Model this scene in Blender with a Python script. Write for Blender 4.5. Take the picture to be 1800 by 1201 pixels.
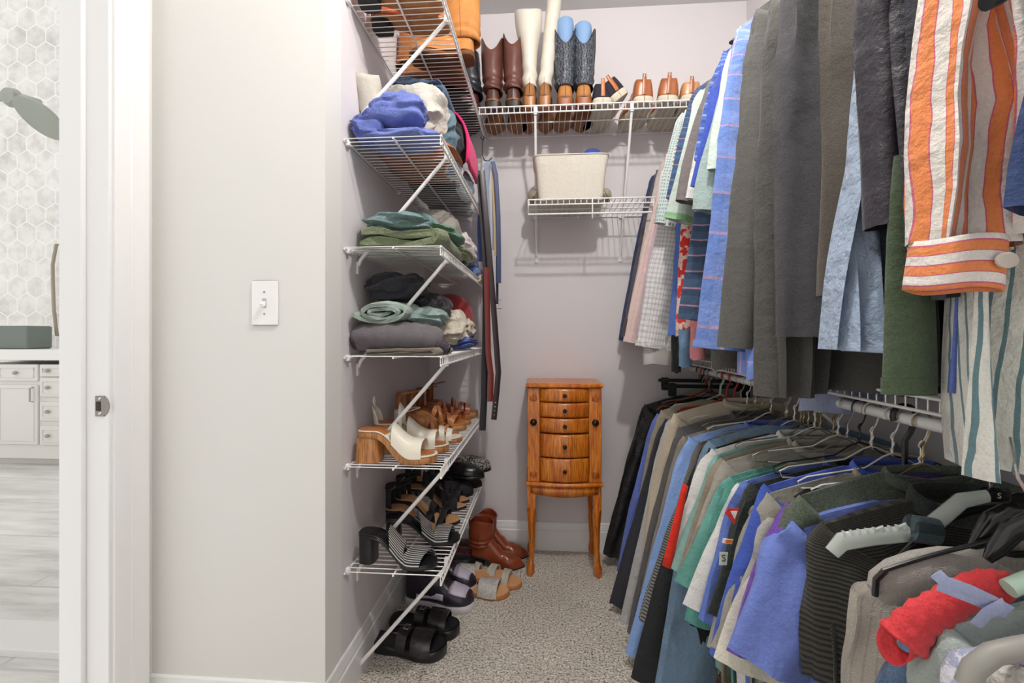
import bpy, math, random
from mathutils import Vector, noise, Matrix
R = math.radians
for o in list(bpy.data.objects): bpy.data.objects.remove(o)
SC = bpy.context.scene
COL = SC.collection

# ---------------------------------------------------------------- camera
CAM_H = 1.10; YAW = 4.137; FPX = 788.0; HOR = 588.0
cd = bpy.data.cameras.new('camera'); cam = bpy.data.objects.new('camera', cd); COL.objects.link(cam)
cam.location = (0, 0, CAM_H); cam.rotation_euler = (R(90), 0, R(YAW))
cd.sensor_width = 36; cd.lens = 36*FPX/1800; cd.shift_y = -(600.5-HOR)/1800; cd.clip_start = .02
SC.camera = cam
# ---------------------------------------------------------------- world and exposure
wd = bpy.data.worlds.new('world'); SC.world = wd; wd.use_nodes = True
bg = wd.node_tree.nodes['Background']; bg.inputs[0].default_value = (1.0, .985, .97, 1); bg.inputs[1].default_value = 1.1
SC.view_settings.view_transform = 'Standard'; SC.view_settings.look = 'None'
SC.view_settings.exposure = 0.0; SC.view_settings.gamma = 1; SC.view_settings.use_curve_mapping = False
BULB = (.25, .69, 2.61); BULB_STRENGTH = 1080; BULB_R = .038
SA, CA = math.sin(R(YAW)), math.cos(R(YAW))
def W(px, py, Y):
    u = (px-900)/FPX; d = Y/(u*SA+CA)
    return Vector((d*(u*CA-SA), Y, CAM_H-(py-HOR)/FPX*d))
def WX(px, py, X):
    u = (px-900)/FPX; d = X/(u*CA-SA)
    return Vector((X, d*(u*SA+CA), CAM_H-(py-HOR)/FPX*d))

# ---------------------------------------------------------------- mesh helpers
class MB:
    def __init__(s): s.v = []; s.f = []; s.uv = []
    def add(s, vs, fs, uvs=None):
        b = len(s.v); s.v += [tuple(v) for v in vs]; s.f += [tuple(b+i for i in f) for f in fs]
        s.uv += uvs if uvs else [(v[0]+v[1], v[2]) for v in vs]
        return s
    def box(s, c, d, rz=0, bev=0, taper=1.0, rot=None):
        x, y, z = d[0]/2, d[1]/2, d[2]/2; b = min(bev, x*.9, y*.9, z*.9)
        vs = []
        if b <= 0:
            for k, sc in ((-z, 1), (z, taper)):
                for a, c2 in ((-1,-1),(1,-1),(1,1),(-1,1)): vs.append((a*x*sc, c2*y*sc, k))
            n = 4; L = 2
        else:
            L = 4; n = 8
            for k, q in ((-z, b), (-z+b, 0), (z-b, 0), (z, b)):
                sc = 1+(taper-1)*(k+z)/(2*z)
                X, Y = x*sc-q, y*sc-q; e = b*.7
                vs += [(-X+e,-Y,k),(X-e,-Y,k),(X,-Y+e,k),(X,Y-e,k),(X-e,Y,k),(-X+e,Y,k),(-X,Y-e,k),(-X,-Y+e,k)]
        M = rot if rot else Matrix.Rotation(rz, 3, 'Z')
        vs = [M @ Vector(v)+Vector(c) for v in vs]
        fs = [tuple(reversed(range(n))), tuple(range((L-1)*n, L*n))]
        for l in range(L-1):
            for i in range(n): j = (i+1) % n; fs.append((l*n+i, l*n+j, (l+1)*n+j, (l+1)*n+i))
        return s.add(vs, fs)
    def tube(s, path, r, n=6, cap=True, closed=False, flat=None, up=None):
        P = [Vector(p) for p in path]; m = len(P)
        rs = r if isinstance(r, (list, tuple)) else [r]*m
        vs = []; uvs = []
        ref = Vector(up) if up else None; L = 0
        for i in range(m):
            if closed: t = (P[(i+1) % m]-P[i-1])
            else: t = P[min(i+1, m-1)]-P[max(i-1, 0)]
            t = t.normalized() if t.length > 1e-9 else Vector((0,0,1))
            if ref is None: ref = Vector((0,0,1)) if abs(t.z) < .9 else Vector((1,0,0))
            a = ref-t*ref.dot(t)
            if a.length < 1e-6: a = Vector((1,0,0))-t*t.x
            a.normalize(); b = t.cross(a)
            if not up: ref = a
            if i: L += (P[i]-P[i-1]).length
            fl = flat if flat else 1
            for k in range(n):
                th = 2*math.pi*k/n + (math.pi/4 if n == 4 else 0)
                vs.append(P[i]+a*math.cos(th)*rs[i]*fl+b*math.sin(th)*rs[i]); uvs.append((k/n, L))
        fs = []
        for i in range(m-(0 if closed else 1)):
            i2 = (i+1) % m
            for k in range(n): k2 = (k+1) % n; fs.append((i*n+k, i*n+k2, i2*n+k2, i2*n+k))
        if cap and not closed: fs += [tuple(reversed(range(n))), tuple(range((m-1)*n, m*n))]
        return s.add(vs, fs, uvs)
    def grid(s, P, ni, nj, ci=False, cj=False, uv=None):
        vs = [P(i, j) for i in range(ni) for j in range(nj)]
        uvs = [uv(i, j) for i in range(ni) for j in range(nj)] if uv else None
        fs = []
        for i in range(ni-(0 if ci else 1)):
            for j in range(nj-(0 if cj else 1)):
                a, b = (i+1) % ni, (j+1) % nj; fs.append((i*nj+j, i*nj+b, a*nj+b, a*nj+j))
        return s.add(vs, fs, uvs)
    def lathe(s, prof, c=(0,0,0), n=20, axis='z', sx=1, sy=1):
        def P(i, j):
            r, z = prof[i]; a = 2*math.pi*j/n
            if axis == 'z': q = (r*math.cos(a)*sx, r*math.sin(a)*sy, z)
            elif axis == 'y': q = (r*math.cos(a)*sx, z, r*math.sin(a)*sy)
            else: q = (z, r*math.cos(a)*sx, r*math.sin(a)*sy)
            return (q[0]+c[0], q[1]+c[1], q[2]+c[2])
        return s.grid(P, len(prof), n, cj=True)
    def prism(s, pts, z0, z1, axis='z', c=(0,0,0)):
        n = len(pts); vs = []
        for z in (z0, z1):
            for a, b in pts:
                q = {'z': (a, b, z), 'y': (a, z, b), 'x': (z, a, b)}[axis]; vs.append((q[0]+c[0], q[1]+c[1], q[2]+c[2]))
        fs = [tuple(reversed(range(n))), tuple(range(n, 2*n))]+[(i, (i+1) % n, (i+1) % n+n, i+n) for i in range(n)]
        return s.add(vs, fs)
    def xf(s, M):
        s.v = [tuple(M @ Vector(v)) for v in s.v]; return s
    def build(s, name, mat, parent=None, smooth=True, angle=40, solid=0, sub=0):
        me = bpy.data.meshes.new(name); me.from_pydata(s.v, [], s.f)
        ul = me.uv_layers.new(name='UVMap')
        vi = [0]*len(me.loops); me.loops.foreach_get('vertex_index', vi)
        buf = []
        for i in vi: buf += s.uv[i]
        ul.data.foreach_set('uv', buf)
        me.materials.append(mat)
        import bmesh
        bm = bmesh.new(); bm.from_mesh(me); bmesh.ops.recalc_face_normals(bm, faces=bm.faces); bm.to_mesh(me); bm.free()
        if smooth:
            me.polygons.foreach_set('use_smooth', [True]*len(me.polygons))
            me.set_sharp_from_angle(angle=R(angle))
        o = bpy.data.objects.new(name, me); COL.objects.link(o)
        if solid:
            m = o.modifiers.new('thickness', 'SOLIDIFY'); m.thickness = solid; m.offset = 0
        if sub:
            m = o.modifiers.new('subdivision', 'SUBSURF'); m.levels = sub; m.render_levels = sub
        if parent is not None: o.parent = parent
        return o
def tag(o, label=None, cat=None, group=None, kind=None):
    if label: o['label'] = label
    if cat: o['category'] = cat
    if group: o['group'] = group
    if kind: o['kind'] = kind
    return o
def empty(name, loc=(0,0,0), rz=0, label=None, cat=None, group=None):
    o = bpy.data.objects.new(name, None); COL.objects.link(o); o.location = loc; o.rotation_euler = (0, 0, rz)
    o.empty_display_size = .05
    return tag(o, label, cat, group)
def struct(mb, name, mat, parent=None, **k):
    o = mb.build(name, mat, parent, **k)
    if parent is None: o['kind'] = 'structure'
    return o
def kids(o): return [c for c in bpy.data.objects if c.parent == o]
def copy_tree(o, parent=None):
    c = o.copy(); COL.objects.link(c); c.parent = parent
    for k in kids(o): copy_tree(k, c)
    return c
def nz(x, y, z, s=0): return noise.noise(Vector((x+s*13.7, y-s*7.1, z+s*3.3)))
def sm(a, b, x):
    t = max(0, min(1, (x-a)/(b-a))) if b != a else (x >= a); return t*t*(3-2*t)
def interp(keys, t):
    if t <= keys[0][0]: return keys[0][1]
    for (a, va), (b, vb) in zip(keys, keys[1:]):
        if t <= b:
            k = (t-a)/(b-a); return va+(vb-va)*k
    return keys[-1][1]
def interps(keys, t):
    if t <= keys[0][0]: return keys[0][1]
    for (a, va), (b, vb) in zip(keys, keys[1:]):
        if t <= b:
            k = (t-a)/(b-a); k = k*k*(3-2*k); return va+(vb-va)*k
    return keys[-1][1]

# ---------------------------------------------------------------- materials
def lin(c):
    if isinstance(c, str): c = tuple(int(c[i:i+2], 16)/255 for i in (0, 2, 4))
    return tuple((x/12.92 if x <= .04045 else ((x+.055)/1.055)**2.4) for x in c)+(1,)
_M = {}
def newmat(name):
    m = bpy.data.materials.new(name); m.use_nodes = True
    nt = m.node_tree; return m, nt, nt.nodes['Principled BSDF']
def N(nt, typ, **k):
    n = nt.nodes.new(typ)
    for a, b in k.items(): setattr(n, a, b)
    return n
def MIX(nt, fac, a, b, mode='MIX'):
    n = N(nt, 'ShaderNodeMix', data_type='RGBA', blend_type=mode)
    for sock, v in ((n.inputs[0], fac), (n.inputs[6], a), (n.inputs[7], b)):
        if hasattr(v, 'is_linked') or isinstance(v, bpy.types.NodeSocket): nt.links.new(v, sock)
        else: sock.default_value = v
    return n.outputs[2]
def MATH(nt, op, a, b=None):
    n = N(nt, 'ShaderNodeMath', operation=op)
    for sock, v in ((n.inputs[0], a), (n.inputs[1], b)):
        if v is None: continue
        if isinstance(v, bpy.types.NodeSocket): nt.links.new(v, sock)
        else: sock.default_value = v
    return n.outputs[0]
def coords(nt, kind='Object'): return N(nt, 'ShaderNodeTexCoord').outputs[kind]
def NOISE(nt, vec, scale, detail=3, rough=.55):
    n = N(nt, 'ShaderNodeTexNoise'); n.inputs['Scale'].default_value = scale; n.inputs['Detail'].default_value = detail
    n.inputs['Roughness'].default_value = rough
    if vec is not None: nt.links.new(vec, n.inputs['Vector'])
    return n.outputs['Fac']
def RAMP(nt, fac, els, mode='LINEAR'):
    r = N(nt, 'ShaderNodeValToRGB'); r.color_ramp.interpolation = mode
    e = r.color_ramp.elements
    while len(e) < len(els): e.new(.5)
    for q, (p, c) in zip(e, els): q.position = p; q.color = c
    nt.links.new(fac, r.inputs[0]); return r.outputs[0]
def BUMP(nt, bsdf, h, strength=.3, dist=.002):
    b = N(nt, 'ShaderNodeBump'); b.inputs['Strength'].default_value = strength; b.inputs['Distance'].default_value = dist
    nt.links.new(h, b.inputs['Height']); nt.links.new(b.outputs[0], bsdf.inputs['Normal'])
def simple(name, c, rough=.5, metal=0, bump=0, bscale=60, var=0, spec=.5, coat=0):
    if name in _M: return _M[name]
    m, nt, b = newmat(name); col = lin(c)
    b.inputs['Base Color'].default_value = col; b.inputs['Roughness'].default_value = rough; b.inputs['Metallic'].default_value = metal
    b.inputs['Specular IOR Level'].default_value = spec; b.inputs['Coat Weight'].default_value = coat
    if var or bump:
        f = NOISE(nt, coords(nt), bscale, 4)
        if var:
            f2 = NOISE(nt, coords(nt), bscale*.3, 4)
            lo = tuple(x*(1-var) for x in col[:3])+(1,); hi = tuple(min(1, x*(1+var)) for x in col[:3])+(1,)
            nt.links.new(RAMP(nt, f2, [(.3, lo), (.7, hi)]), b.inputs['Base Color'])
        if bump: BUMP(nt, b, f, bump, .003)
    _M[name] = m; return m
def fabric(name, c, pat=None, rough=.9, weave=.25, crease=.40, sheen=.15, dark=None):
    """cloth: colour, optional pattern built on the UV in metres, fine weave and crease relief"""
    if name in _M: return _M[name]
    m, nt, b = newmat(name); col = lin(c)
    uv = coords(nt, 'UV'); oc = coords(nt)
    sep = N(nt, 'ShaderNodeSeparateXYZ'); nt.links.new(uv, sep.inputs[0])
    out = None
    def axis(ax, period, warp=0):
        v = sep.outputs[ax]
        if warp:
            w = NOISE(nt, oc, 9, 2); v = MATH(nt, 'ADD', v, MATH(nt, 'MULTIPLY', w, warp))
        return MATH(nt, 'FRACT', MATH(nt, 'DIVIDE', MATH(nt, 'ADD', v, 50.0), period))
    base = None
    if pat is None: base = None
    elif pat[0] == 'ramp':      # ('ramp', axis, period, [(pos, colour)], warp)
        base = RAMP(nt, axis(pat[1], pat[2], pat[4] if len(pat) > 4 else 0), [(p, lin(q)) for p, q in pat[3]], 'CONSTANT')
    elif pat[0] == 'plaid':     # ('plaid', period, [(pos,c)] v, [(pos,c)] h)
        a = RAMP(nt, axis(0, pat[1]), [(p, lin(q)) for p, q in pat[2]], 'CONSTANT')
        c2 = RAMP(nt, axis(1, pat[1]), [(p, lin(q)) for p, q in pat[3]], 'CONSTANT')
        base = MIX(nt, .5, a, c2)
    elif pat[0] == 'dots':      # ('dots', scale, radius, c2)
        vo = N(nt, 'ShaderNodeTexVoronoi'); vo.inputs['Scale'].default_value = pat[1]; vo.inputs['Randomness'].default_value = .15
        nt.links.new(uv, vo.inputs['Vector'])
        base = MIX(nt, MATH(nt, 'LESS_THAN', vo.outputs['Distance'], pat[2]), col, lin(pat[3]))
    elif pat[0] == 'heather':   # ('heather', c2, scale)
        f = NOISE(nt, oc, pat[2], 5, .8)
        base = MIX(nt, RAMP(nt, f, [(.42, (0,0,0,1)), (.58, (1,1,1,1))]), col, lin(pat[1]))
    elif pat[0] == 'blotch':    # ('blotch', scale, threshold, c2)
        f = NOISE(nt, oc, pat[1], 3)
        base = MIX(nt, MATH(nt, 'GREATER_THAN', f, pat[2]), col, lin(pat[3]))
    elif pat[0] == 'camo':
        f = NOISE(nt, oc, pat[1], 2)
        base = RAMP(nt, f, [(p, lin(q)) for p, q in pat[2]], 'CONSTANT')
    if base is None:
        rgb = N(nt, 'ShaderNodeRGB'); rgb.outputs[0].default_value = col; base = rgb.outputs[0]
    fv = NOISE(nt, oc, 340, 2)
    base = MIX(nt, 1.0, base, RAMP(nt, fv, [(.3, (.86,.86,.86,1)), (.7, (1,1,1,1))]), 'MULTIPLY')
    nt.links.new(base, b.inputs['Base Color'])
    b.inputs['Roughness'].default_value = rough; b.inputs['Sheen Weight'].default_value = sheen
    b.inputs['Specular IOR Level'].default_value = .25 if rough > .7 else .5
    wv = NOISE(nt, oc, 700, 2); cr = NOISE(nt, oc, 22, 4, .6)
    h = MATH(nt, 'ADD', MATH(nt, 'MULTIPLY', wv, weave*.5), MATH(nt, 'MULTIPLY', cr, crease*4))
    BUMP(nt, b, h, .7, .008)
    _M[name] = m; return m
def wood(name, c1, c2, scale=1, rough=.35):
    if name in _M: return _M[name]
    m, nt, b = newmat(name)
    oc = coords(nt); mp = N(nt, 'ShaderNodeMapping'); mp.inputs['Scale'].default_value = (30*scale, 30*scale, 4*scale)
    nt.links.new(oc, mp.inputs[0]); f = NOISE(nt, mp.outputs[0], 1.4, 6, .7)
    mp2 = N(nt, 'ShaderNodeMapping'); mp2.inputs['Scale'].default_value = (260, 260, 14); nt.links.new(oc, mp2.inputs[0])
    g = NOISE(nt, mp2.outputs[0], 1, 3)
    base = RAMP(nt, f, [(.35, lin(c1)), (.65, lin(c2))])
    base = MIX(nt, 1.0, base, RAMP(nt, g, [(.34, (.45,.38,.32,1)), (.52, (1,1,1,1))]), 'MULTIPLY')
    nt.links.new(base, b.inputs['Base Color']); b.inputs['Roughness'].default_value = rough; b.inputs['Coat Weight'].default_value = .3
    BUMP(nt, b, g, .15, .001); _M[name] = m; return m
WALL = simple('wall_paint', 'e0dfdb', .7, bump=.05, bscale=120, spec=.3)
WALLC = simple('closet_wall_paint', 'dad5d7', .7, bump=.05, bscale=120, spec=.3)
TRIM = simple('trim_paint', 'e9e9e8', .35, spec=.5)
CEIL = simple('ceiling_paint', 'd6d6d6', .9, bump=.1, bscale=200)
WIRE = simple('white_vinyl_coated_wire', 'efedeb', .3, spec=.5)
CHROME = simple('chrome', 'c8c8c8', .18, 1)
STEELWIRE = simple('galvanised_hanger_wire', 'b5aea2', .35, .8)
BLACKP = simple('black_plastic', '161616', .3)
# ================================================================ SETTING
XL, XR_, YB, ZC = -.60, 1.00, 2.302, 2.755
YS = 1.19; XD = -1.106
m, nt, b = newmat('carpet'); oc = coords(nt)
f1 = NOISE(nt, oc, 125, 2, .8); f2 = NOISE(nt, oc, 3.0, 2); vo = N(nt, 'ShaderNodeTexVoronoi'); vo.inputs['Scale'].default_value = 170; nt.links.new(oc, vo.inputs['Vector'])
cc = RAMP(nt, f1, [(.32, lin('776b5f')), (.42, lin('c6b9aa')), (.51, lin('f2e8da')), (.62, lin('fffcf4'))])
cc = MIX(nt, 1.0, cc, RAMP(nt, f2, [(.35, (.86,.86,.86,1)), (.65, (1,1,1,1))]), 'MULTIPLY')
nt.links.new(cc, b.inputs['Base Color']); b.inputs['Roughness'].default_value = 1; b.inputs['Specular IOR Level'].default_value = .05
BUMP(nt, b, MATH(nt, 'ADD', f1, vo.outputs['Distance']), .9, .008); CARPET = m
struct(MB().box((-.05, .4, -.03), (2.14, 3.84, .06)), 'floor', CARPET, smooth=False)
struct(MB().box((-.05, .4, ZC+.04), (2.5, 3.84, .08)), 'ceiling', CEIL, smooth=False)
struct(MB().box((.2, YB+.05, ZC/2), (1.8, .10, ZC)), 'wall_back', WALLC, smooth=False)
struct(MB().box((XR_+.05, .4, ZC/2), (.10, 3.8, ZC)), 'wall_right', WALLC, smooth=False)
struct(MB().box((XL-.05, (YS+YB)/2+.10, ZC/2), (.10, YB-YS-.002, ZC)), 'wall_left', WALLC, smooth=False)
struct(MB().box(((XD+XL)/2-.06, YS+.05, ZC/2), (XL-XD+.12, .10, ZC)), 'wall_left_return', WALL, smooth=False)
# the door wall: solid strip beyond the opening, header over it, strip behind the camera
JY = W(185, 600, 1.0)  # (direction only)
YJ = WX(190, 700, XD).y         # where the closet face of the jamb stands
wl = MB().box((XD-.06, (YJ+.02+YS)/2+.06, ZC/2), (.12, YS-YJ+.08, ZC)).box((XD-.06, YJ+.02-.44, (ZC+2.08)/2), (.12, .88, ZC-2.08)).box((XD-.06, -.82, ZC/2), (.12, 1.4, ZC))
struct(wl, 'wall_door', WALL, smooth=False)

def baseboard(name, a, b_, nrm, h=.142):
    """profiled baseboard from a to b on the floor, nrm = horizontal unit normal into the room"""
    prof = [(0, 0), (.014, 0), (.014, h*.70), (.011, h*.73), (.011, h*.80), (.008, h*.86), (.006, h*.97), (.003, h), (0, h)]
    a = Vector(a); b_ = Vector(b_); n = Vector(nrm); mb = MB()
    vs = [a+n*p+Vector((0, 0, z)) for p, z in prof]+[b_+n*p+Vector((0, 0, z)) for p, z in prof]
    k = len(prof)
    mb.add(vs, [tuple(range(k)), tuple(reversed(range(k, 2*k)))]+[(i, (i+1) % k, (i+1) % k+k, i+k) for i in range(k)])
    return struct(mb, name, TRIM, angle=25)
baseboard('baseboard_back', (XL, YB, 0), (XR_, YB, 0), (0, -1, 0))
baseboard('baseboard_left', (XL, YS, 0), (XL, YB-.014, 0), (1, 0, 0))
baseboard('baseboard_return', (XD, YS, 0), (XL+.014, YS, 0), (0, -1, 0))
baseboard('baseboard_right', (XR_, -1.0, 0), (XR_, YB-.014, 0), (-1, 0, 0))

# door frame (jamb board, stop, casing) ---------------------------------
JAMB = MB().box((XD-.06, YJ+.01, 1.04), (.124, .02, 2.08), bev=.002)
jo = struct(JAMB, 'trim_1', TRIM, smooth=False)
xs = W(152, 600, YJ).x
struct(MB().box(((xs+XD-.122)/2, YJ-.006, 1.04), (xs-XD+.122, .013, 2.07), bev=.003), 'trim_2', TRIM, smooth=False)
# casing profile on the closet face, from YJ towards YS
def casing(name, y0, y1, sgn=1):
    w = y1-y0; prof = [(y0, 0), (y0, .010), (y0+.008, .013), (y0+.03*w/.07, .013), (y0+.034*w/.07, .016), (y0+.045*w/.07, .016), (y0+.052*w/.07, .020), (y1-.004, .021), (y1, .018), (y1, 0)]
    mb = MB(); k = len(prof); vs = [(XD+p, y, z) for z in (0, 2.10) for y, p in prof]
    mb.add(vs, [tuple(range(k)), tuple(reversed(range(k, 2*k)))]+[(i, (i+1) % k, (i+1) % k+k, i+k) for i in range(k)])
    return struct(mb, name, TRIM, angle=25)
y1 = min(YS-.012, WX(264, 600, XD+.02).y)
casing('trim_3', YJ+.008, y1)
struct(MB().box((XD+.009, YJ-.42, 2.13), (.018, .95, .07), bev=.003), 'trim_4', TRIM, smooth=False)
# strike plate
sp = W(177, 714, YJ)
pl = empty('strike_plate', (sp.x, YJ, sp.z), 0, 'small nickel strike plate screwed to the white door jamb', 'strike plate')
NICK = simple('brushed_nickel', '8f8a83', .35, .9)
q = MB().box((0, -.0015, 0), (.026, .003, .052), bev=.001); q.tube([(.013, -.001, -.018), (.022, .006, -.018)], .001)
pts = [(.012, -.022)]+[(.012+.014*math.cos(a), .022*math.sin(a)) for a in [R(-80+16*i) for i in range(11)]]+[(.012, .022)]
q.prism(pts, -.003, -.001, 'y'); q.build('plate', NICK, pl)
MB().box((-.003, -.0035, 0), (.011, .002, .024)).build('latch_hole', simple('dark_hole', '3a3029', .8), pl)
for z in (-.019, .019): MB().lathe([(.0, -.0045), (.003, -.004), (.0035, -.003)], (0, 0, z), 10, 'y').build('screw', CHROME, pl)

# light switch ------------------------------------------------------------
s0 = W(467, 533, YS)
sw = empty('light_switch', (s0.x, YS, s0.z), 0, 'white toggle light switch plate on the grey wall left of the shelving', 'light switch')
SWM = simple('switch_plastic', 'f1f0ee', .35)
ph = 78/FPX*s0.y*1.0*1.04; pw = 46/FPX*1.25
MB().box((0, -.003, 0), (.075, .006, .124), bev=.0025).build('cover_plate', SWM, sw)
MB().box((0, -.012, -.004), (.009, .016, .012), rot=Matrix.Rotation(R(25), 3, 'X'), bev=.001).build('toggle', SWM, sw)
MB().box((0, -.0065, 0), (.011, .001, .026)).build('slot', simple('slot_grey', 'b9b7b5', .6), sw)
for z in (-.03, .03): MB().lathe([(0, -.0075), (.0028, -.007), (.0032, -.006)], (0, 0, z), 10, 'y').build('screw', simple('screw_grey', '9a9894', .4, .5), sw)

# ceiling lamp (off frame above, the room's own light) --------------------
lp = empty('ceiling_lamp', (BULB[0], BULB[1], ZC), 0, 'bare bulb in a white ceiling holder above the closet', 'ceiling lamp')
MB().lathe([(0, -.03), (.03, -.03), (.04, -.02), (.062, -.006), (.065, 0)], n=24).build('lamp_holder', TRIM, lp)
MB().lathe([(0, -.10), (.016, -.10), (.019, -.03), (0, -.03)], n=16).build('socket', TRIM, lp)
m, nt, b = newmat('bulb_glow'); b.inputs['Emission Color'].default_value = (1, .965, .92, 1); b.inputs['Emission Strength'].default_value = BULB_STRENGTH
b.inputs['Base Color'].default_value = (0, 0, 0, 1)
r = BULB_R
MB().lathe([(0.0001, -r)]+[(r*math.sin(a), -r*math.cos(a)) for a in [math.pi*i/10 for i in range(1, 10)]]+[(.0001, r)], (0, 0, BULB[2]-ZC), 16).build('bulb', m, lp)

# ================================================================ BATHROOM beyond the doorway
def hexmat():
    m, nt, b = newmat('marble_hexagon_tile'); oc = coords(nt)
    s = .10
    sep = N(nt, 'ShaderNodeSeparateXYZ'); nt.links.new(oc, sep.inputs[0])
    x = MATH(nt, 'DIVIDE', sep.outputs[0], s*2); z = MATH(nt, 'DIVIDE', sep.outputs[2], s*2)
    # hexagon edge distance of two interleaved lattices
    def cell(ox, oz):
        a = MATH(nt, 'SUBTRACT', MATH(nt, 'MODULO', MATH(nt, 'ADD', x, 60.0+ox), 1.0), .5)
        c = MATH(nt, 'SUBTRACT', MATH(nt, 'MODULO', MATH(nt, 'ADD', z, 60*1.7320508+oz), 1.7320508), .8660254)
        aa = MATH(nt, 'ABSOLUTE', a); cc = MATH(nt, 'ABSOLUTE', c)
        d2 = MATH(nt, 'ADD', MATH(nt, 'MULTIPLY', aa, .5), MATH(nt, 'MULTIPLY', cc, .8660254))
        return MATH(nt, 'MAXIMUM', aa, d2)
    d = MATH(nt, 'MINIMUM', cell(0, 0), cell(.5, .8660254))
    grout = RAMP(nt, d, [(.462, (0,0,0,1)), (.49, (1,1,1,1))])
    v = NOISE(nt, oc, 2.6, 8, .65); v2 = NOISE(nt, oc, 9, 6, .6)
    col = RAMP(nt, v, [(.36, lin('bdbdb5')), (.47, lin('dcdad4')), (.6, lin('eae8e3'))])
    col = MIX(nt, .5, col, RAMP(nt, v2, [(.4, lin('d2d0ca')), (.55, lin('efeeea'))]))
    col = MIX(nt, grout, col, lin('f6f5f1'))
    nt.links.new(col, b.inputs['Base Color']); b.inputs['Roughness'].default_value = .25
    return m
def plankmat():
    m, nt, b = newmat('marble_floor_tile'); oc = coords(nt)
    br = N(nt, 'ShaderNodeTexBrick'); br.inputs['Scale'].default_value = 1; br.inputs['Brick Width'].default_value = .9; br.inputs['Row Height'].default_value = .45
    br.inputs['Mortar Size'].default_value = .006; nt.links.new(oc, br.inputs['Vector'])
    mp = N(nt, 'ShaderNodeMapping'); mp.inputs['Scale'].default_value = (1.0, 7, 1); mp.inputs['Rotation'].default_value = (0, 0, .35); nt.links.new(oc, mp.inputs[0])
    v = NOISE(nt, mp.outputs[0], 1.6, 8, .65)
    col = RAMP(nt, v, [(.35, lin('c4c3bf')), (.5, lin('dddcd8')), (.65, lin('ebeae6'))])
    col = MIX(nt, br.outputs['Fac'], col, lin('c6c5c0')); nt.links.new(col, b.inputs['Base Color'])
    b.inputs['Roughness'].default_value = .15; return m
HEX = hexmat(); PLK = plankmat()
YV = 3.45; YW = 3.99
struct(MB().box((-3.9, 2.65, -.03), (5.4, 2.9, .06)), 'floor_bathroom', PLK, smooth=False)
struct(MB().box((-4.2, YW+.05, 2.5), (6.4, .1, 5.0)), 'wall_bathroom_far', HEX, smooth=False)
struct(MB().box((-1.74, 1.475, .012), (.98, .15, .030), bev=.004), 'trim_5', TRIM, smooth=False)
struct(MB().box((-2.55, 1.30, 1.4), (.1, 1.0, 2.8)), 'wall_shower_wing', HEX, smooth=False)
# vanity
VW = simple('vanity_paint', 'e4e2dd', .4); VNK = simple('vanity_nickel', 'aaa69f', .5, .2)
va = empty('bathroom_vanity', (-4.3, YV, 0), 0, 'white panelled bathroom vanity with cup pulls seen through the doorway', 'vanity cabinet')
MB().box((0, .26, .45), (1.6, .52, .78), bev=.003).build('body', VW, va)
MB().box((0, .245, .93), (1.66, .57, .09), bev=.004).build('worktop', simple('vanity_top', 'efeeea', .2), va)
MB().box((0, .29, .03), (1.5, .44, .06)).build('plinth', VW, va)
def panel(x, z, w, h, nm, kx, kz, vertical):
    o = MB().box((x, -.008, z), (w, .018, h), bev=.004)
    o = o.build(nm, VW, va)
    for (cx, cz, ww, hh) in ((x, z+h/2-.03, w-.02, .012), (x, z-h/2+.03, w-.02, .012), (x-w/2+.03, z, .012, h-.02), (x+w/2-.03, z, .012, h-.02)):
        pass
    MB().tube([(x-w/2+.03, -.018, z-h/2+.03), (x+w/2-.03, -.018, z-h/2+.03), (x+w/2-.03, -.018, z+h/2-.03), (x-w/2+.03, -.018, z+h/2-.03)], .005, closed=True).build('moulding', VW, o)
    if vertical: MB().tube([(kx, -.017, kz-.06), (kx, -.045, kz-.055), (kx, -.045, kz+.055), (kx, -.017, kz+.06)], .006).build('handle', VNK, o)
    else: MB().lathe([(0, -.045), (.014, -.042), (.016, -.03), (.006, -.024), (.006, -.017)], (kx, 0, kz), 12, 'y').build('knob', VNK, o)
for x0 in (.12, -.55):
    panel(x0-.21, .43, .37, .50, 'door', x0-.06, .60, True)
    panel(x0-.21, .78, .37, .14, 'drawer', x0-.21, .78, False)
for z in (.66, .46, .26): panel(.235, z, .24, .16, 'drawer', .20, z, False)
panel(.235, .80, .24, .10, 'drawer', .20, .80, False)
bx = W(25, 600, YV+.1)
tr = MB().box((0, 0, .10), (.34, .2, .20), bev=.01, taper=1.0).build('counter_box', simple('sage_box', '717a74', .5))
tr.location = (bx.x, bx.y+.06, .975); tag(tr, 'grey green box standing on the white bathroom counter', 'box')
# shower head on its arm
SHG = simple('satin_nickel_head', 'b2b8b0', .5, .1)
h0 = W(76, 205, 1.62); j0 = W(22, 172, 1.60)
sh = empty('shower_head', (-2.5, 1.6, j0.z), 0, 'round grey shower head on a short arm against marble tile', 'shower head')
def loc(p): return Vector(p)-Vector((-2.5, 1.6, j0.z))
MB().tube([(0, 0, 0), loc(j0), loc(j0)+Vector((.05, 0, .0)), loc(h0)+Vector((-.02, .0, .06)), loc(h0)], .011, 10).build('arm', SHG, sh)
MB().lathe([(0, -.03), (.03, -.02), (.038, 0), (.03, .02), (0, .03)], loc(j0), 16, 'y').build('ball_joint', SHG, sh)
hd = MB().lathe([(0, .03), (.03, .025), (.06, .010), (.085, -.008), (.088, -.018), (.080, -.022), (0, -.020)], (0, 0, 0), 28)
hd.xf(Matrix.Translation(loc(h0)) @ Matrix.Rotation(R(-38), 4, 'X') @ Matrix.Rotation(R(10), 4, 'Y')); hd.build('rain_head', SHG, sh)
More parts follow.
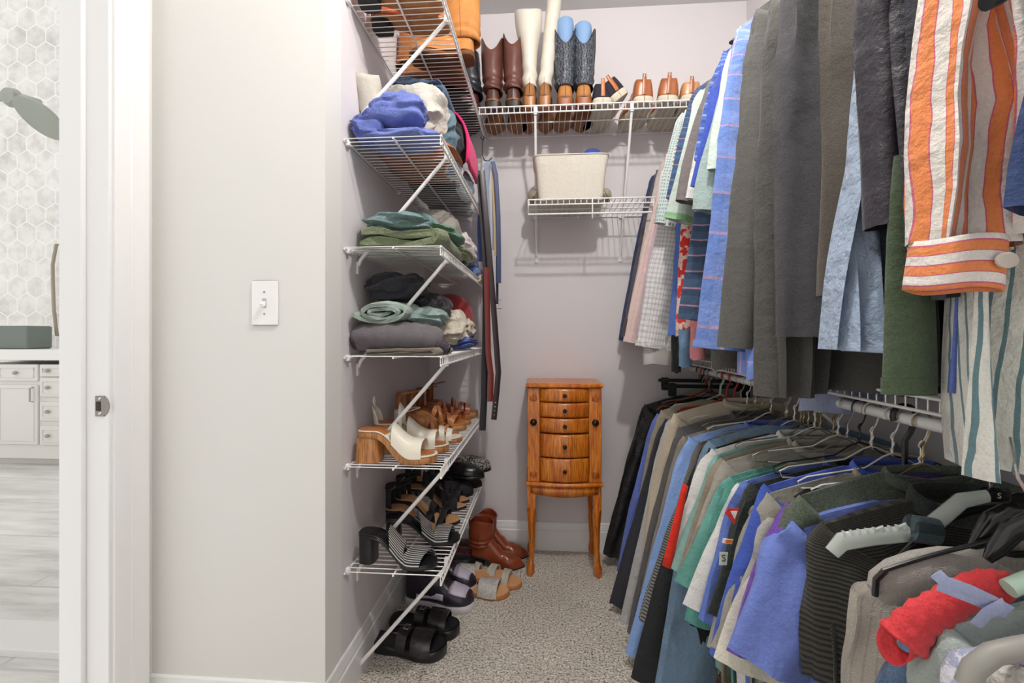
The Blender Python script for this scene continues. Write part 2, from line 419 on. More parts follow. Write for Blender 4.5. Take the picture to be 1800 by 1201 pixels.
# curved towel bar on the far wall
t1 = W(99, 430, YW-.06); t2 = W(93, 500, YW-.06); t3 = W(100, 590, YW-.06)
tb = MB().tube([(t1.x+.03, YW, t1.z), t1, (t1+t2)/2+Vector((-.02, 0, 0)), t2, (t2+t3)/2+Vector((-.01, 0, 0)), t3, (t3.x+.03, YW, t3.z)], .014, 8).build('grab_bar', simple('aged_brass', '9f9484', .35, .6))
tag(tb, 'curved bronze grab bar on the marble hexagon tile', 'grab bar')
# ================================================================ WIRE SHELVES
def wire_shelf(label, origin, rz, L, D=.295, lip=.028, hang=None, braces=(), group=None, wall_len=.34, clips=3, rod=None, endbar=False):
    """local frame: x along the shelf (0..L), y out from the wall (0..D), z=0 the deck. braces at given x"""
    s = empty('wire_shelf', origin, rz, label, 'wire shelf', group)
    d = MB(); n = int(L/.0254)
    for i in range(n+1):
        x = i*L/n
        d.tube([(x, .006, 0), (x, D-.003, 0), (x, D, -.003), (x, D, -lip)], .0016, 5)
    for y in (.006, D*.52): d.tube([(-.004, y, -.004), (L+.004, y, -.004)], .0032, 6)
    d.build('deck', WIRE, s)
    l = MB()
    for z in (-.001, -lip): l.tube([(-.004, D+.002, z), (L+.004, D+.002, z)], .0034, 6)
    l.build('front_lip', WIRE, s)
    if hang:
        h = MB(); h.tube([(-.004, D+.002, 0), (-.004, D+.002, -hang), (L+.004, D+.002, -hang), (L+.004, D+.002, 0)], .0042, 6)
        k = int(L/.3)
        for i in range(1, k+1):
            x = L*i/(k+.6)-.12
            h.tube([(x, D+.002, -.002), (x, D+.004, -hang-.004), (x, D-.006, -hang-.02)], .0032, 6)
        h.build('hang_rail', WIRE, s)
    if rod:
        h = MB(); h.tube([(-.004, D-.03, -rod), (L+.004, D-.03, -rod)], .0125, 14); h.build('hanging_rod', WIRE, s)
        h = MB()
        for i in range(4):
            x = L*(i+.5)/4
            h.tube([(x, D, -lip), (x, D-.01, -lip-.01), (x, D-.03, -rod)], .004, 6)
        h.build('rod_hook', WIRE, s)
    for bx in braces:
        b = MB(); b.tube([(bx, D-.006, -lip-.002), (bx, .012, -wall_len+.02), (bx, .004, -wall_len)], .0062, 8, flat=1.0)
        b.box((bx, D-.004, -lip*.6), (.014, .012, lip+.012))
        br = b.build('brace', WIRE, s)
        MB().box((bx, .003, -wall_len-.008), (.016, .006, .042), bev=.002).build('brace_foot', WIRE, br)
    for i in range(clips):
        x = .02+(L-.04)*i/max(1, clips-1)
        c = MB().box((x, .006, -.006), (.016, .012, .020), bev=.003); c.lathe([(0, .015), (.003, .014), (.004, .011)], (x, 0, -.004), 8, 'y')
        c.build('wall_clip', WIRE, s)
    # end caps on the near ends of the deck wires
    return s
YN = 1.300; YF = YB-.006
SHZ = [2.120, 1.685, 1.360, 1.034, .704, .390]
SLAB = ['topmost wire shelf on the left wall, loaded with tan boots', 'second wire shelf from the top on the left wall, under the blue hoodies',
 'third wire shelf from the top on the left wall, under the green folded trousers', 'fourth wire shelf from the top on the left wall, under the rolled grey trousers',
 'fifth wire shelf from the top on the left wall, holding tan and white sandals', 'lowest wire shelf on the left wall, holding black heels']
# left wall: local x -> world -y ... rotate so x runs towards -Y and y out to +X
for i, z in enumerate(SHZ):
    wire_shelf(SLAB[i], (XL, YF, z), R(-90), YF-YN, D=.295, lip=.026, braces=(YF-1.40,), group='left wall wire shelves', wall_len=.365 if i else .34)
# back wall shelves: x runs towards -X (rz=180), out to -Y
xr = XR_-.32
sh_b = wire_shelf('long wire shelf high on the back wall, carrying the boots', (xr+.32, YB, 2.115), R(180), xr+.32-(XL+.31), D=.31, lip=.03,
                  braces=(xr+.32-W(943, 400, YB).x, xr+.32-W(1103, 300, 2.1).x), wall_len=.62)
xs0 = W(930, 360, 1.99).x
wire_shelf('short wire shelf with deep front rail in the middle of the back wall', (.62, YB, 1.700), R(180), .62-xs0, D=.305, lip=.024, hang=.066, braces=(), clips=4)
# right wall: x -> +Y (rz=90), out to -X
wire_shelf('top wire shelf on the right wall with the upper hanging rod', (XR_, -.6, 2.125), R(90), YF-.32+.6, D=.30, lip=.028, rod=.065, braces=(1.9, .9), wall_len=.3)
wire_shelf('lower wire shelf on the right wall with the lower hanging rod', (XR_, -.6, .985), R(90), YF+.6, D=.30, lip=.028, rod=.055, braces=(1.95, .95), wall_len=.3)
XRU = XR_-.27; ZRU = 2.125-.065; ZRL = .985-.055; XRL = XR_-.27
# vertical white standard by the far end of the left shelves
vs_ = MB()
xv = W(844, 600, YB-.012).x
vs_.box((0, 0, .0), (.018, .014, 1.35)); 
for k in range(9): vs_.box((0, -.008, -.6+.15*k), (.006, .004, .03))
o = vs_.build('shelf_support_pole', WIRE); o.location = (XL+.287, YB-.007, 1.36); tag(o, 'white upright support strip where the left shelves meet the back wall', 'shelf support')

# ================================================================ JEWELLERY ARMOIRE
OAK = wood('honey_oak', 'b5560a', 'e88e2c', 1.0, .3); OAKD = wood('honey_oak_edge', 'a04a09', 'cf7420', 1.0, .35)
arm = empty('jewelry_armoire', (.088, 2.16, 0), R(1.0), 'honey oak jewelry armoire with bowed drawers on tall curved legs', 'jewelry armoire')
AW = .335; AD = .235
def bow(x, w, amt): return -amt*math.cos(math.pi*x/w)
def slab(z0, z1, w, dfront, dback, amt, mat, name, round_=.004, parent=arm, n=17):
    mb = MB(); xs_ = [-w/2+w*i/(n-1) for i in range(n)]
    pts = [(x, dfront+bow(x, w, amt)) for x in xs_]+[(w/2, dback), (-w/2, dback)]
    if round_:
        def off(p, q): return (p[0]*(1-q/(w/2)), (p[1]-q*(-1 if p[1] < 0 else 1)) if True else p[1])
        rings = [(z0, round_), (z0+round_, 0), (z1-round_, 0), (z1, round_)]
    else: rings = [(z0, 0), (z1, 0)]; off = lambda p, q: p
    k = len(pts); vs = [off(p, q)+(z,) for z, q in rings for p in pts]
    fs = [tuple(reversed(range(k))), tuple(range((len(rings)-1)*k, len(rings)*k))]
    for l in range(len(rings)-1): fs += [(l*k+i, l*k+(i+1) % k, (l+1)*k+(i+1) % k, (l+1)*k+i) for i in range(k)]
    return mb.add(vs, fs).build(name, mat, parent, angle=30)
FR = -.115; BK = .120
slab(.858, .878, AW+.014, FR-.012, BK+.006, .012, OAK, 'top', .006)
# carcass
c = MB()
c.box((-AW/2+.006, (FR+BK)/2+.01, .643), (.012, BK-FR-.02, .43)).box((AW/2-.006, (FR+BK)/2+.01, .643), (.012, BK-FR-.02, .43))
c.box((0, BK-.005, .643), (AW, .010, .43)).box((0, .02, .434), (AW-.02, .18, .012)).box((0, .0, .640), (AW-.13, .02, .42))
c.build('carcass', OAKD, arm)
for sx in (-1, 1):
    p = MB().box((sx*(AW/2-.028), FR+.008, .643), (.056, .018, .428), bev=.003).build('side_door', OAK, arm)
    MB().lathe([(0, -.016), (.008, -.015), (.013, -.010), (.016, -.004), (.016, 0)], (sx*(AW/2-.028), FR, .70), 16, 'y').build('round_pull', simple('dark_bronze', '2c2622', .35, .6), p)
    for zc, fl in ((.815, 1), (.46, -1)):    # carved leaf sprays top and bottom
        g = MB()
        for k in range(7):
            a = R(-65+130*k/6); L_ = .026+.004*(k % 2)
            g.tube([(sx*(AW/2-.028), FR-.001, zc-fl*.018), (sx*(AW/2-.028)+L_*.5*math.sin(a), FR-.003, zc-fl*.018+fl*L_*.6*math.cos(a)), (sx*(AW/2-.028)+L_*math.sin(a)*.75, FR-.001, zc-fl*.018+fl*L_*math.cos(a)*1.25)], [.002, .004, .001], 6)
        g.lathe([(0, -.005), (.006, -.003), (.007, 0)], (sx*(AW/2-.028), FR, zc-fl*.012), 10, 'y')
        g.build('carved_leaf', OAKD, p)
# drawers (pixel rows of the photo -> heights)
DZ = [(683, 706), (708, 733), (735, 760), (763, 803), (805, 846)]
def zz(py): return CAM_H-(py-HOR)/FPX*2.035
for a, b_ in DZ:
    z1, z0 = zz(a)-.001, zz(b_)+.001; dw = AW-.118
    mb = MB(); n = 15; rows = [(z0, .007), (z0+.004, .002), (z0+.010, 0), (z1-.010, 0), (z1-.004, .002), (z1, .007)]
    xs_ = [-dw/2+dw*i/(n-1) for i in range(n)]
    hb = min(.012, .3*(z1-z0))
    mb.grid(lambda i, j: (xs_[j], FR-.002+bow(xs_[j], dw, .024)+rows[i][1], rows[i][0]), len(rows), n)
    dr = mb.build('drawer', OAK, arm, angle=60, solid=.006)
    MB().lathe([(0, -.020), (.006, -.019), (.0095, -.014), (.0085, -.009), (.004, -.006), (.005, 0)], (0, FR-.026, (z0+z1)/2), 14, 'y').build('knob', simple('dark_bronze', '2c2622', .35, .6), dr)
for z in [zz(p) for p in (707, 734, 761.5, 804)]: pass
MB().box((0, FR+.012, .64), (AW-.112, .014, .425)).build('drawer_frame', simple('drawer_gap', '3a1c08', .6), arm)
slab(.412, .430, AW+.016, FR-.012, BK+.004, .020, OAK, 'waist_moulding', .006)
# bowed apron
mb = MB(); n = 17; aw = AW-.03; xs_ = [-aw/2+aw*i/(n-1) for i in range(n)]
mb.grid(lambda i, j: (xs_[j], FR+.002+bow(xs_[j], aw, .018), [.412, .372-.012*math.cos(math.pi*xs_[j]/aw)+.006][i]), 2, n)
mb.build('apron', OAK, arm, solid=.012)
c = MB().box((-AW/2+.012, 0, .39), (.012, BK-FR-.04, .045)).box((AW/2-.012, 0, .39), (.012, BK-FR-.04, .045)).box((0, BK-.01, .39), (AW-.03, .012, .045))
c.build('side_apron', OAK, arm)
for sx in (-1, 1):
    for sy in (-1, 1):
        mb = MB(); n = 12
        keys = [(0, .012), (.015, .019), (.035, .020), (.06, .014), (.10, .0125), (.2, .016), (.30, .021), (.38, .022), (.415, .022)]
        cx = [(0, .014), (.03, .010), (.08, .004), (.14, 0), (.25, .001), (.34, .004), (.415, 0)]
        x0, y0 = sx*(AW/2-.020), (FR+.018 if sy < 0 else BK-.022)
        NZ = 22
        def P(i, j):
            z = .412*i/(NZ-1); r_ = interps(keys, z); o_ = interps(cx, z); a = 2*math.pi*j/n+math.pi/n
            q = .82+.18*abs(math.cos(2*a)) if z < .3 else 1/max(abs(math.cos(a)), abs(math.sin(a)))*.86
            return (x0+sx*o_*.5+r_*q*math.cos(a), y0+sy*o_+r_*q*math.sin(a), z)
        mb.grid(P, NZ, n, cj=True); mb.add([P(0, j) for j in range(n)], [tuple(range(n))]); mb.build('leg', OAK, arm)

# ================================================================ FABRIC BIN on the short shelf
CANV = fabric('cream_canvas', 'e6e0d2', crease=.2, weave=.4); STRAPM = fabric('tan_webbing', 'b9ab92', weave=.8)
b0 = W(1003, 345, 2.04)
bn = empty('fabric_bin', (b0.x, 2.12, 1.703), 0, 'cream canvas storage bin flaring to the top with side handles on the short shelf', 'storage bin')
def binring(z, w, d, t, n=40):
    out = []
    for j in range(n):
        a = 2*math.pi*j/n; e = .22
        cx_ = math.copysign(abs(math.cos(a))**e, math.cos(a)); sy_ = math.copysign(abs(math.sin(a))**e, math.sin(a))
        out.append((w/2*cx_, d/2*sy_+t, z))
    return out
rows = []
HB = .192
for i in range(9):
    k = i/8; rows.append(binring(HB*k, .285+.05*k+.004*math.sin(k*7), .20+.04*k, -.012*k))
for i in range(9):
    k = 1-i/8; rows.append(binring(.004+(HB-.005)*k, .279+.05*k, .194+.04*k, -.012*k))
mb = MB(); mb.grid(lambda i, j: rows[i][j], 18, 40, cj=True); mb.add(rows[0], [tuple(range(40))]); mb.add(rows[-1], [tuple(range(40))])
mb.build('canvas_body', CANV, bn)
for sx in (-1, 1):
    mb = MB(); mb.tube([(sx*.150, -.05, .06), (sx*.168, -.045, .05), (sx*.186, -.02, .045), (sx*.190, .0, .04), (sx*.186, .025, .045), (sx*.168, .05, .05), (sx*.150, .055, .06)], .022, 8, flat=.25, up=(1, 0, 0))
    mb.build('handle', STRAPM, bn)
mb = MB(); rr = binring(HB, .337, .242, -.012); mb.tube(rr, .003, 5, closed=True); mb.build('hem', CANV, bn)
# something blue in the bin showing above its rim
bl = W(1050, 269, 2.20)
mb = MB(); mb.grid(lambda i, j: (.045*math.sin(math.pi*i/8)*math.cos(2*math.pi*j/14)*(1.5), .03*math.sin(math.pi*i/8)*math.sin(2*math.pi*j/14), .07*-math.cos(math.pi*i/8)+.004*nz(i, j, 0)), 9, 14, cj=True)
o = mb.build('folded_cloth', fabric('royal_blue', '3f57b8')); o.location = (bl.x-.028, bl.y-.03, bl.z-.060); tag(o, 'blue cloth poking above the rim of the cream bin', 'cloth')
# ================================================================ HANGERS AND GARMENTS
def hook_path(hx=.019, top=.02, neck=-.085):
    p = []
    for i in range(11):
        a = R(205-235*i/10); p.append((hx*math.cos(a), 0, (top-hx)+hx*math.sin(a)))
    p += [(.010, 0, -.030), (.001, 0, -.045), (0, 0, neck)]
    return p
def hanger(label, name, Y, mat, rod, r=.0016, hw=.205, drop=.165, neck=-.085, group=None, rz=0, style='wire', X=None, hmat=None):
    X0, Z0 = (XRL, ZRL) if rod == 'L' else (XRU, ZRU)
    if X is not None: X0 = X
    h = empty(name, (X0, Y, Z0), rz, label, 'hanger', group)
    MB().tube(hook_path(.0125+.004+max(r, .002), .0125+2*r+.002, neck), r if style != 'velvet' else .002, 7).build('hook', hmat or mat, h)
    if style == 'wire':
        b = MB(); b.tube([(0, 0, neck), (.02, .002, neck-.006), (.06, .002, neck-.03), (hw-.02, 0, -drop+.006), (hw, 0, -drop-.004), (hw-.006, 0, -drop-.018), (0, 0, -drop-.022), (-hw+.006, 0, -drop-.018), (-hw, 0, -drop-.004), (-hw+.02, 0, -drop+.006), (-.06, -.002, neck-.03), (-.02, -.002, neck-.006), (0, 0, neck)], r, 6)
        for k in range(6): pass
        b.tube([(.003*math.cos(k*1.4), .003*math.sin(k*1.4), neck+.006*k-.004) for k in range(9)], r*.9, 5)
        b.build('shoulder_wire', mat, h)
    elif style == 'tube':
        b = MB(); b.tube([(0, 0, neck), (.03, 0, neck-.014), (.08, 0, neck-.035), (hw-.02, 0, -drop+.008), (hw, 0, -drop-.006), (hw-.012, 0, -drop-.020), (0, 0, -drop-.022), (-hw+.012, 0, -drop-.020), (-hw, 0, -drop-.006), (-hw+.02, 0, -drop+.008), (-.08, 0, neck-.035), (-.03, 0, neck-.014), (0, 0, neck)], r, 8)
        b.build('shoulder_bar', mat, h)
    elif style == 'flat':
        b = MB(); pts = []
        up = [(0, neck+.012), (.02, neck+.008), (.05, neck-.012), (.10, neck-.036), (hw-.03, -drop+.004), (hw-.005, -drop-.010), (hw, -drop-.022)]
        dn = [(hw-.01, -drop-.030), (hw-.04, -drop-.022), (.10, neck-.064), (.05, neck-.04), (.02, neck-.022), (0, neck-.018)]
        pts = up+dn+[(-x, z) for x, z in reversed(dn[:-1])]+[(-x, z) for x, z in reversed(up[1:])]
        b.prism(pts, -.006, .006, 'y'); b.build('shoulder_bar', mat, h, angle=50)
    elif style == 'clip':
        b = MB().tube([(0, 0, neck), (0, 0, neck-.02)], .006, 8).box((0, 0, neck-.028), (2*hw, .010, .016), bev=.003); b.build('bar', mat, h)
        for sx in (-1, 1):
            c = MB()
            for sy in (-1, 1): c.box((sx*(hw-.03), sy*.009, neck-.045), (.032, .006, .058), bev=.002)
            c.tube([(sx*(hw-.03)-.01, 0, neck-.028), (sx*(hw-.03)+.01, 0, neck-.028)], .008, 8)
            cl = c.build('clip', mat, h)
    return h

def garment(name, label, cat, mat, rod, tip, end=None, sleeve='long', hw=None, hem=.16, bw=None, th=.030, w0=.125, w1=.075,
            seed=0, group=None, band=None, rz=0, X0=None, flare=.0, fold=1.0, cuff=None, band_h=.018, neck=.085, wave=9, sag=.02, bandout=1.0, inner=None):
    """tip, end: points of the photo where the near shoulder corner and the near sleeve end stand"""
    Xr, Zr = (XRL, ZRL) if rod == 'L' else (XRU, ZRU)
    if X0 is not None: Xr = X0
    if hw is None: hw = .27 if rod == 'L' else .215
    T = WX(tip[0], tip[1], Xr-hw); Y = T.y
    g = empty(name, (Xr, Y, Zr), rz, label, cat, group)
    td = max(.11, Zr-T.z); nd = td-(.05 if rod == 'L' else .07)
    def meas(f, i_, n_):
        P_ = [Vector(f(i_, q)) for q in range(n_)]; o_ = [0]
        for q in range(n_-1): o_.append(o_[-1]+(P_[q]-P_[q+1]).length)
        return o_
    if bw is None: bw = hw-.015
    hz = hem-Zr
    NI, NJ = 26, 44
    def ztop(x):
        a = abs(x)
        if a < neck: return -nd-.012*(1-a/neck)
        k = (a-neck)/(hw-.012-neck)
        if k <= 1: return -nd-(td-nd)*(k**1.15)
        return -td-(a-hw+.012)*2.2
    def body(i, j, inset=0):
        v = i/(NI-1); v = v**1.25; th_ = 2*math.pi*j/NJ
        c, s_ = math.cos(th_), math.sin(th_)
        sx = math.copysign(abs(c)**.8, c)
        wv = hw+(bw-hw)*sm(0, .35, v)+flare*v
        x = sx*wv; zt = ztop(sx*hw)
        z = zt+(hz-zt)*v
        t = th*(.22+.78*sm(0, .18, v))*(.55 if abs(sx) > .9 else 1)
        f = fold*(.35+v)*(.013*math.sin(wave*sx*3.1+seed*1.7+2*nz(sx, v*1.3, 0, seed))+.012*nz(x*9, z*1.6, seed, seed))
        y = .5*t*s_+f*sm(.02, .3, v)*(th/.03)
        z += .012*nz(x*6, 0, seed, 3)*v+(.006*math.sin(sx*5+seed))*v
        x += .012*nz(z*4, seed, 0, 5)*v*fold
        return (x, y, z)
    ARB = meas(body, NI*2//3, NJ)
    mb = MB(); mb.grid(body, NI, NJ, cj=True, uv=lambda i, j: (ARB[j], (i/(NI-1))*abs(hz)))
    mb.add([body(0, j) for j in range(NJ)], [(j, (j+1) % (NJ), NJ-1-((j+1) % NJ), NJ-1-j) for j in range(0, NJ//2-1)])
    mb.build('body', mat, g, angle=80)
    if band is not None:
        nb = MB(); n = 26; bh = band_h
        def nbp(i, j):
            a = 2*math.pi*j/n; front = max(0, -math.sin(a))
            q = [0, bh*.6, bh][i]; o_ = [1.03, 1.0, .93][i]
            return (neck*o_*math.cos(a)*bandout, (th*.34+.006)*o_*math.sin(a), -nd-.008+q-.030*front*(abs(math.cos(a)) < .99))
        nb.grid(nbp, 3, n, cj=True); nb.build('neckband', band, g, solid=.002, angle=80)
    if sleeve:
        if end is None: E = Vector((T.x-.06, Y, T.z-.22))
        else: E = W(end[0], end[1], Y)
        ex, ez = E.x-Xr, E.z-Zr
        NS, NR = (12, 20) if sleeve == 'short' else (22, 20)
        p0 = Vector((-hw+.012, 0, -td+.004)); slope = Vector((-(hw-neck), 0, -(td-nd))).normalized()
        p2 = Vector((ex, 0, ez)); L = (p2-p0).length
        pc = p0+slope*min(.035, L*.2)+Vector((0, 0, -.02))
        for side in (-1, 1):
            q2 = p2 if side < 0 else Vector((-.75*(hw)-abs(ex+hw)*.0-hw*.27, 0, ez))
            def outer(t): return p0*(1-t)**2+pc*2*t*(1-t)+q2*t*t
            def ctr(t):
                a_ = w0*.5+(w1-w0)*.5*t; d = (outer(min(1, t+.02))-outer(max(0, t-.02))).normalized()
                n_ = Vector((-d.z, 0, d.x)); n_ = n_ if n_.x > 0 else -n_
                return outer(t)+n_*a_, n_, a_, d
            def sl(i, j):
                t = i/(NS-1); c_, n_, a_, d_ = ctr(t); an = 2*math.pi*j/NR
                b_ = th*.55*(1-.15*t)*(.3+.7*sm(0, .18, t)); ww = 1+(.10*nz(t*6*L/.5, math.cos(an)*1.2, math.sin(an), seed+9)+.24*nz(t*2.2, math.cos(an)*2.6, math.sin(an)*2.6, seed+3)*sm(0, .3, t))*fold
                dd = Vector((0, .007*math.sin(t*7+seed)+.010*nz(t*3, 0, seed, 4), 0))*sm(0, .3, t)*fold
                cr = b_*.40*math.sin(4.5*math.cos(an)+t*2.5+seed)*sm(.05, .4, t)*fold+.0045*math.sin(t*L*50+3*math.cos(an)+seed)*sm(.25, .6, t)*fold*(1 if sleeve == 'long' else .3)
                q = c_+n_*(a_*math.cos(an)*ww)+Vector((0, 1, 0))*((b_*ww+cr)*math.sin(an))+dd
                if sleeve == 'short' and i == NS-1: q = q+Vector((0, 0, -.004*math.cos(an)))
                return (q.x*(-side), q.y, q.z)
            ARS = meas(sl, NS//2, NR)
            ms = MB(); ms.grid(sl, NS, NR, cj=True, uv=lambda i, j: (ARS[j], i/(NS-1)*L))
            so = ms.build('sleeve', mat, g, angle=80)
            if side < 0 and sleeve: 
                rim = [sl(NS-1, j) for j in range(NR)]; c0 = sum((Vector(r_) for r_ in rim), Vector())/NR
                def hemr(i, j):
                    t = 1-[.0, .0, .06, .06][i]*(.26/L); q = Vector(sl(NS-1, j)); cc = c0
                    dr = (Vector(sl(NS-3, j))-q)
                    return q+(q-cc)*[.03, .07, .07, .0][i]+dr.normalized()*[-.001, -.001, .02, .02][i]
                hm = MB(); hm.grid(hemr, 4, NR, cj=True)
                if cuff is not None: hm.build('cuff', cuff, so, angle=80)
    return g
F = fabric

def lettering(text, size, mat, parent, loc, rot=(90, 0, 0), ext=.0004, name='lettering'):
    tc = bpy.data.curves.new(name, 'FONT'); tc.body = text; tc.size = size; tc.extrude = ext; tc.align_x = 'CENTER'; tc.align_y = 'CENTER'
    to = bpy.data.objects.new(name, tc); COL.objects.link(to); dg = bpy.context.evaluated_depsgraph_get(); me = bpy.data.meshes.new_from_object(to.evaluated_get(dg))
    bpy.data.objects.remove(to); bpy.data.curves.remove(tc); me.materials.clear(); me.materials.append(mat)
    o = bpy.data.objects.new(name, me); COL.objects.link(o); o.parent = parent; o.location = loc; o.rotation_euler = tuple(R(a) for a in rot); return o
# ================================================================ LOWER ROD, far to near
LG = 'clothes on the lower rod'
charc = F('charcoal', '34343a'); blackc = F('black_cloth', '17171a'); nylon = F('black_nylon', '1d1d1f', rough=.45, crease=.6, sheen=0)
peri = F('periwinkle', '6478c4'); ltblue = F('light_blue', '8fb0e8'); slate = F('slate_blue', '68829a', ('heather', '7890a8', 300))
beige = F('beige_knit', 'c2b5a0'); taupe = F('taupe', '8e857c'); marl = F('grey_marl', 'aaa8a6', ('heather', 'c8c6c4', 420))
hch = F('heather_charcoal', '4f4e50', ('heather', '6a6866', 420)); seaf = F('seafoam', '6aa89c'); seag = F('sage_teal', '86aea6')
wht = F('white_cotton', 'e8e6e2'); ltg = F('light_grey_knit', 'b9b5ae'); royal = F('royal_blue_tee', '4a63bd'); purp = F('purple_tee', '7a55ae')
dkgr = F('dark_green_black', '2d312e', ('heather', '3c4340', 260)); grfl = F('green_fleece', '4f594c', ('heather', '6c7566', 240), weave=1)
zig = F('zigzag_grey', '8c8a86', ('ramp', 1, .006, [(0, '8f8c88'), (.5, '4a4846')], .004))
redp = F('red_panel', 'e3321f')
LOW = [
 # label, mat, tip, end, sleeve, extras
 ('black nylon rain jacket nearest the back wall on the lower rod', 'jacket', nylon, (1130, 712), (1062, 975), 'long', dict(w0=.13, w1=.10, th=.05, hem=.10, fold=1.4)),
 ('periwinkle track top squeezed beside the black rain jacket', 'shirt', peri, (1150, 728), (1083, 1000), 'long', dict(fold=1.3, w0=.10)),
 ('thin khaki edged top between periwinkle and black ones', 'shirt', F('khaki_grey', '9a927f'), (1157, 722), (1108, 960), 'long', {}),
 ('plain charcoal long sleeve top whose sleeve hangs to the left of a pale grey one', 'shirt', charc, (1165, 738), (1073, 1062), 'long', dict(w0=.10, w1=.08)),
 ('grey marl top with very long pale sleeve reaching near the carpet', 'shirt', marl, (1172, 735), (1083, 1128), 'long', dict(w0=.11, w1=.07, band=marl)),
 ('beige fine knit pullover between two grey tops at the far end', 'shirt', beige, (1179, 728), (1128, 960), 'long', dict(band=beige)),
 ('heather charcoal pullover right of the beige knit', 'shirt', hch, (1188, 752), (1104, 1110), 'long', dict(band=hch, w0=.12)),
 ('taupe cotton top peeking left of the light blue shirt', 'shirt', taupe, (1195, 768), (1125, 1050), 'long', {}),
 ('light blue long sleeve shirt with flat collar band', 'shirt', ltblue, (1205, 770), (1098, 1148), 'long', dict(band=F('periwinkle_band', '7488d8'), w0=.12, w1=.07)),
 ('grey zigzag patterned raglan with dark body right of the light blue shirt', 'shirt', zig, (1222, 778), (1122, 1090), 'long', dict(w0=.12, w1=.115)),
 ('black long sleeve top with ribbed cuff reaching lowest among dark tops', 'shirt', F('ink', '262628'), (1230, 785), (1112, 1192), 'long', dict(w0=.13, w1=.12)),
 ('slate blue sweatshirt hanging low with wide ribbed sleeve end', 'sweatshirt', slate, (1237, 775), (1148, 1230), 'long', dict(w0=.15, w1=.16, cuff=slate, th=.05)),
 ('black top in the gap behind the slate blue sweatshirt', 'shirt', blackc, (1240, 790), (1210, 1130), 'long', {}),
 ('white tee with bright red side panel', 't-shirt', wht, (1245, 792), (1166, 985), 'short', dict(w0=.15, w1=.14, band=wht)),
 ('pale sage teal tee right of the red panelled one', 't-shirt', seag, (1252, 800), (1180, 1000), 'short', dict(w0=.14, w1=.12)),
 ('khaki brown tee between sage and seafoam tees', 't-shirt', F('brown_khaki', '9c8f7d'), (1258, 806), (1190, 1012), 'short', dict(band=F('band_beige', 'b6afa2'))),
 ('grey beige tee with wide pale neckband', 't-shirt', F('greige', 'a7a196'), (1265, 812), (1196, 1010), 'short', dict(band=F('band_beige', 'b6afa2'))),
 ('seafoam green tee, farther of two alike', 't-shirt', seaf, (1272, 838), (1193, 1030), 'short', dict(w0=.15, w1=.14)),
 ('seafoam green tee, nearer and longer of two alike', 't-shirt', F('seafoam_deep', '5c9c90'), (1277, 846), (1205, 1095), 'short', dict(w0=.14, w1=.13)),
 ('white tee with pale shoulders left of the blue logo shirt', 't-shirt', wht, (1287, 850), (1207, 1068), 'short', dict(w0=.14, w1=.13)),
 ('blue racing tee with red and white stripe and small patches on its sleeve', 't-shirt', F('racing_blue', '6279c2'), (1300, 846), (1222, 1085), 'short', dict(w0=.15, w1=.13, band=peri)),
 ('dark green tee with grey sleeve edge right of the blue racing tee', 't-shirt', dkgr, (1312, 852), (1243, 1080), 'short', dict(w0=.10, w1=.10, band=dkgr)),
 ('light grey knit shirt with long narrow sleeve', 'shirt', F('stone_knit', 'a8a59c'), (1313, 882), (1243, 1140), 'long', dict(w0=.11, w1=.10)),
 ('bright royal blue tee with narrow long visible edge', 't-shirt', royal, (1335, 855), (1247, 1155), 'short', dict(w0=.12, w1=.12, band=royal)),
 ('stone grey polo with flat khaki collar', 't-shirt', F('stone_polo', '9d9a8f'), (1338, 868), (1262, 1120), 'short', dict(band=F('khaki_band', '8f8a76'), w0=.13)),
 ('blue and navy striped tee under a khaki collar', 't-shirt', F('blue_navy_stripe', '5068c4', ('ramp', 0, .022, [(0, '5a72d2'), (.6, '2e3c84')])), (1336, 900), (1275, 1080), 'short', dict(band=peri)),
 ('pale grey sweatshirt with soft folds left of the purple tee', 'sweatshirt', ltg, (1345, 908), (1258, 1145), 'short', dict(w0=.14, w1=.13)),
 ('cream tee whose hem shows below the purple sleeve', 't-shirt', F('cream_tee', 'ddd8c8'), (1365, 905), (1262, 1165), 'short', dict(w0=.14, w1=.15)),
 ('purple tee with a narrow visible sleeve', 't-shirt', purp, (1372, 885), (1275, 1142), 'short', dict(hw=.265, w0=.13, w1=.12, band=purp)),
 ('dark green fleece pullover with wide scooped neck', 'sweatshirt', grfl, (1393, 872), (1310, 1120), 'short', dict(hw=.25, w0=.12, w1=.10, band=grfl, th=.04)),
 ('soft blue tee with wide short sleeve, nearest of the blue tees', 't-shirt', F('soft_blue', '7386cf'), (1380, 917), (1280, 1140), 'short', dict(w0=.17, w1=.15, th=.06, wave=5, hw=.27, bw=.235)),
]
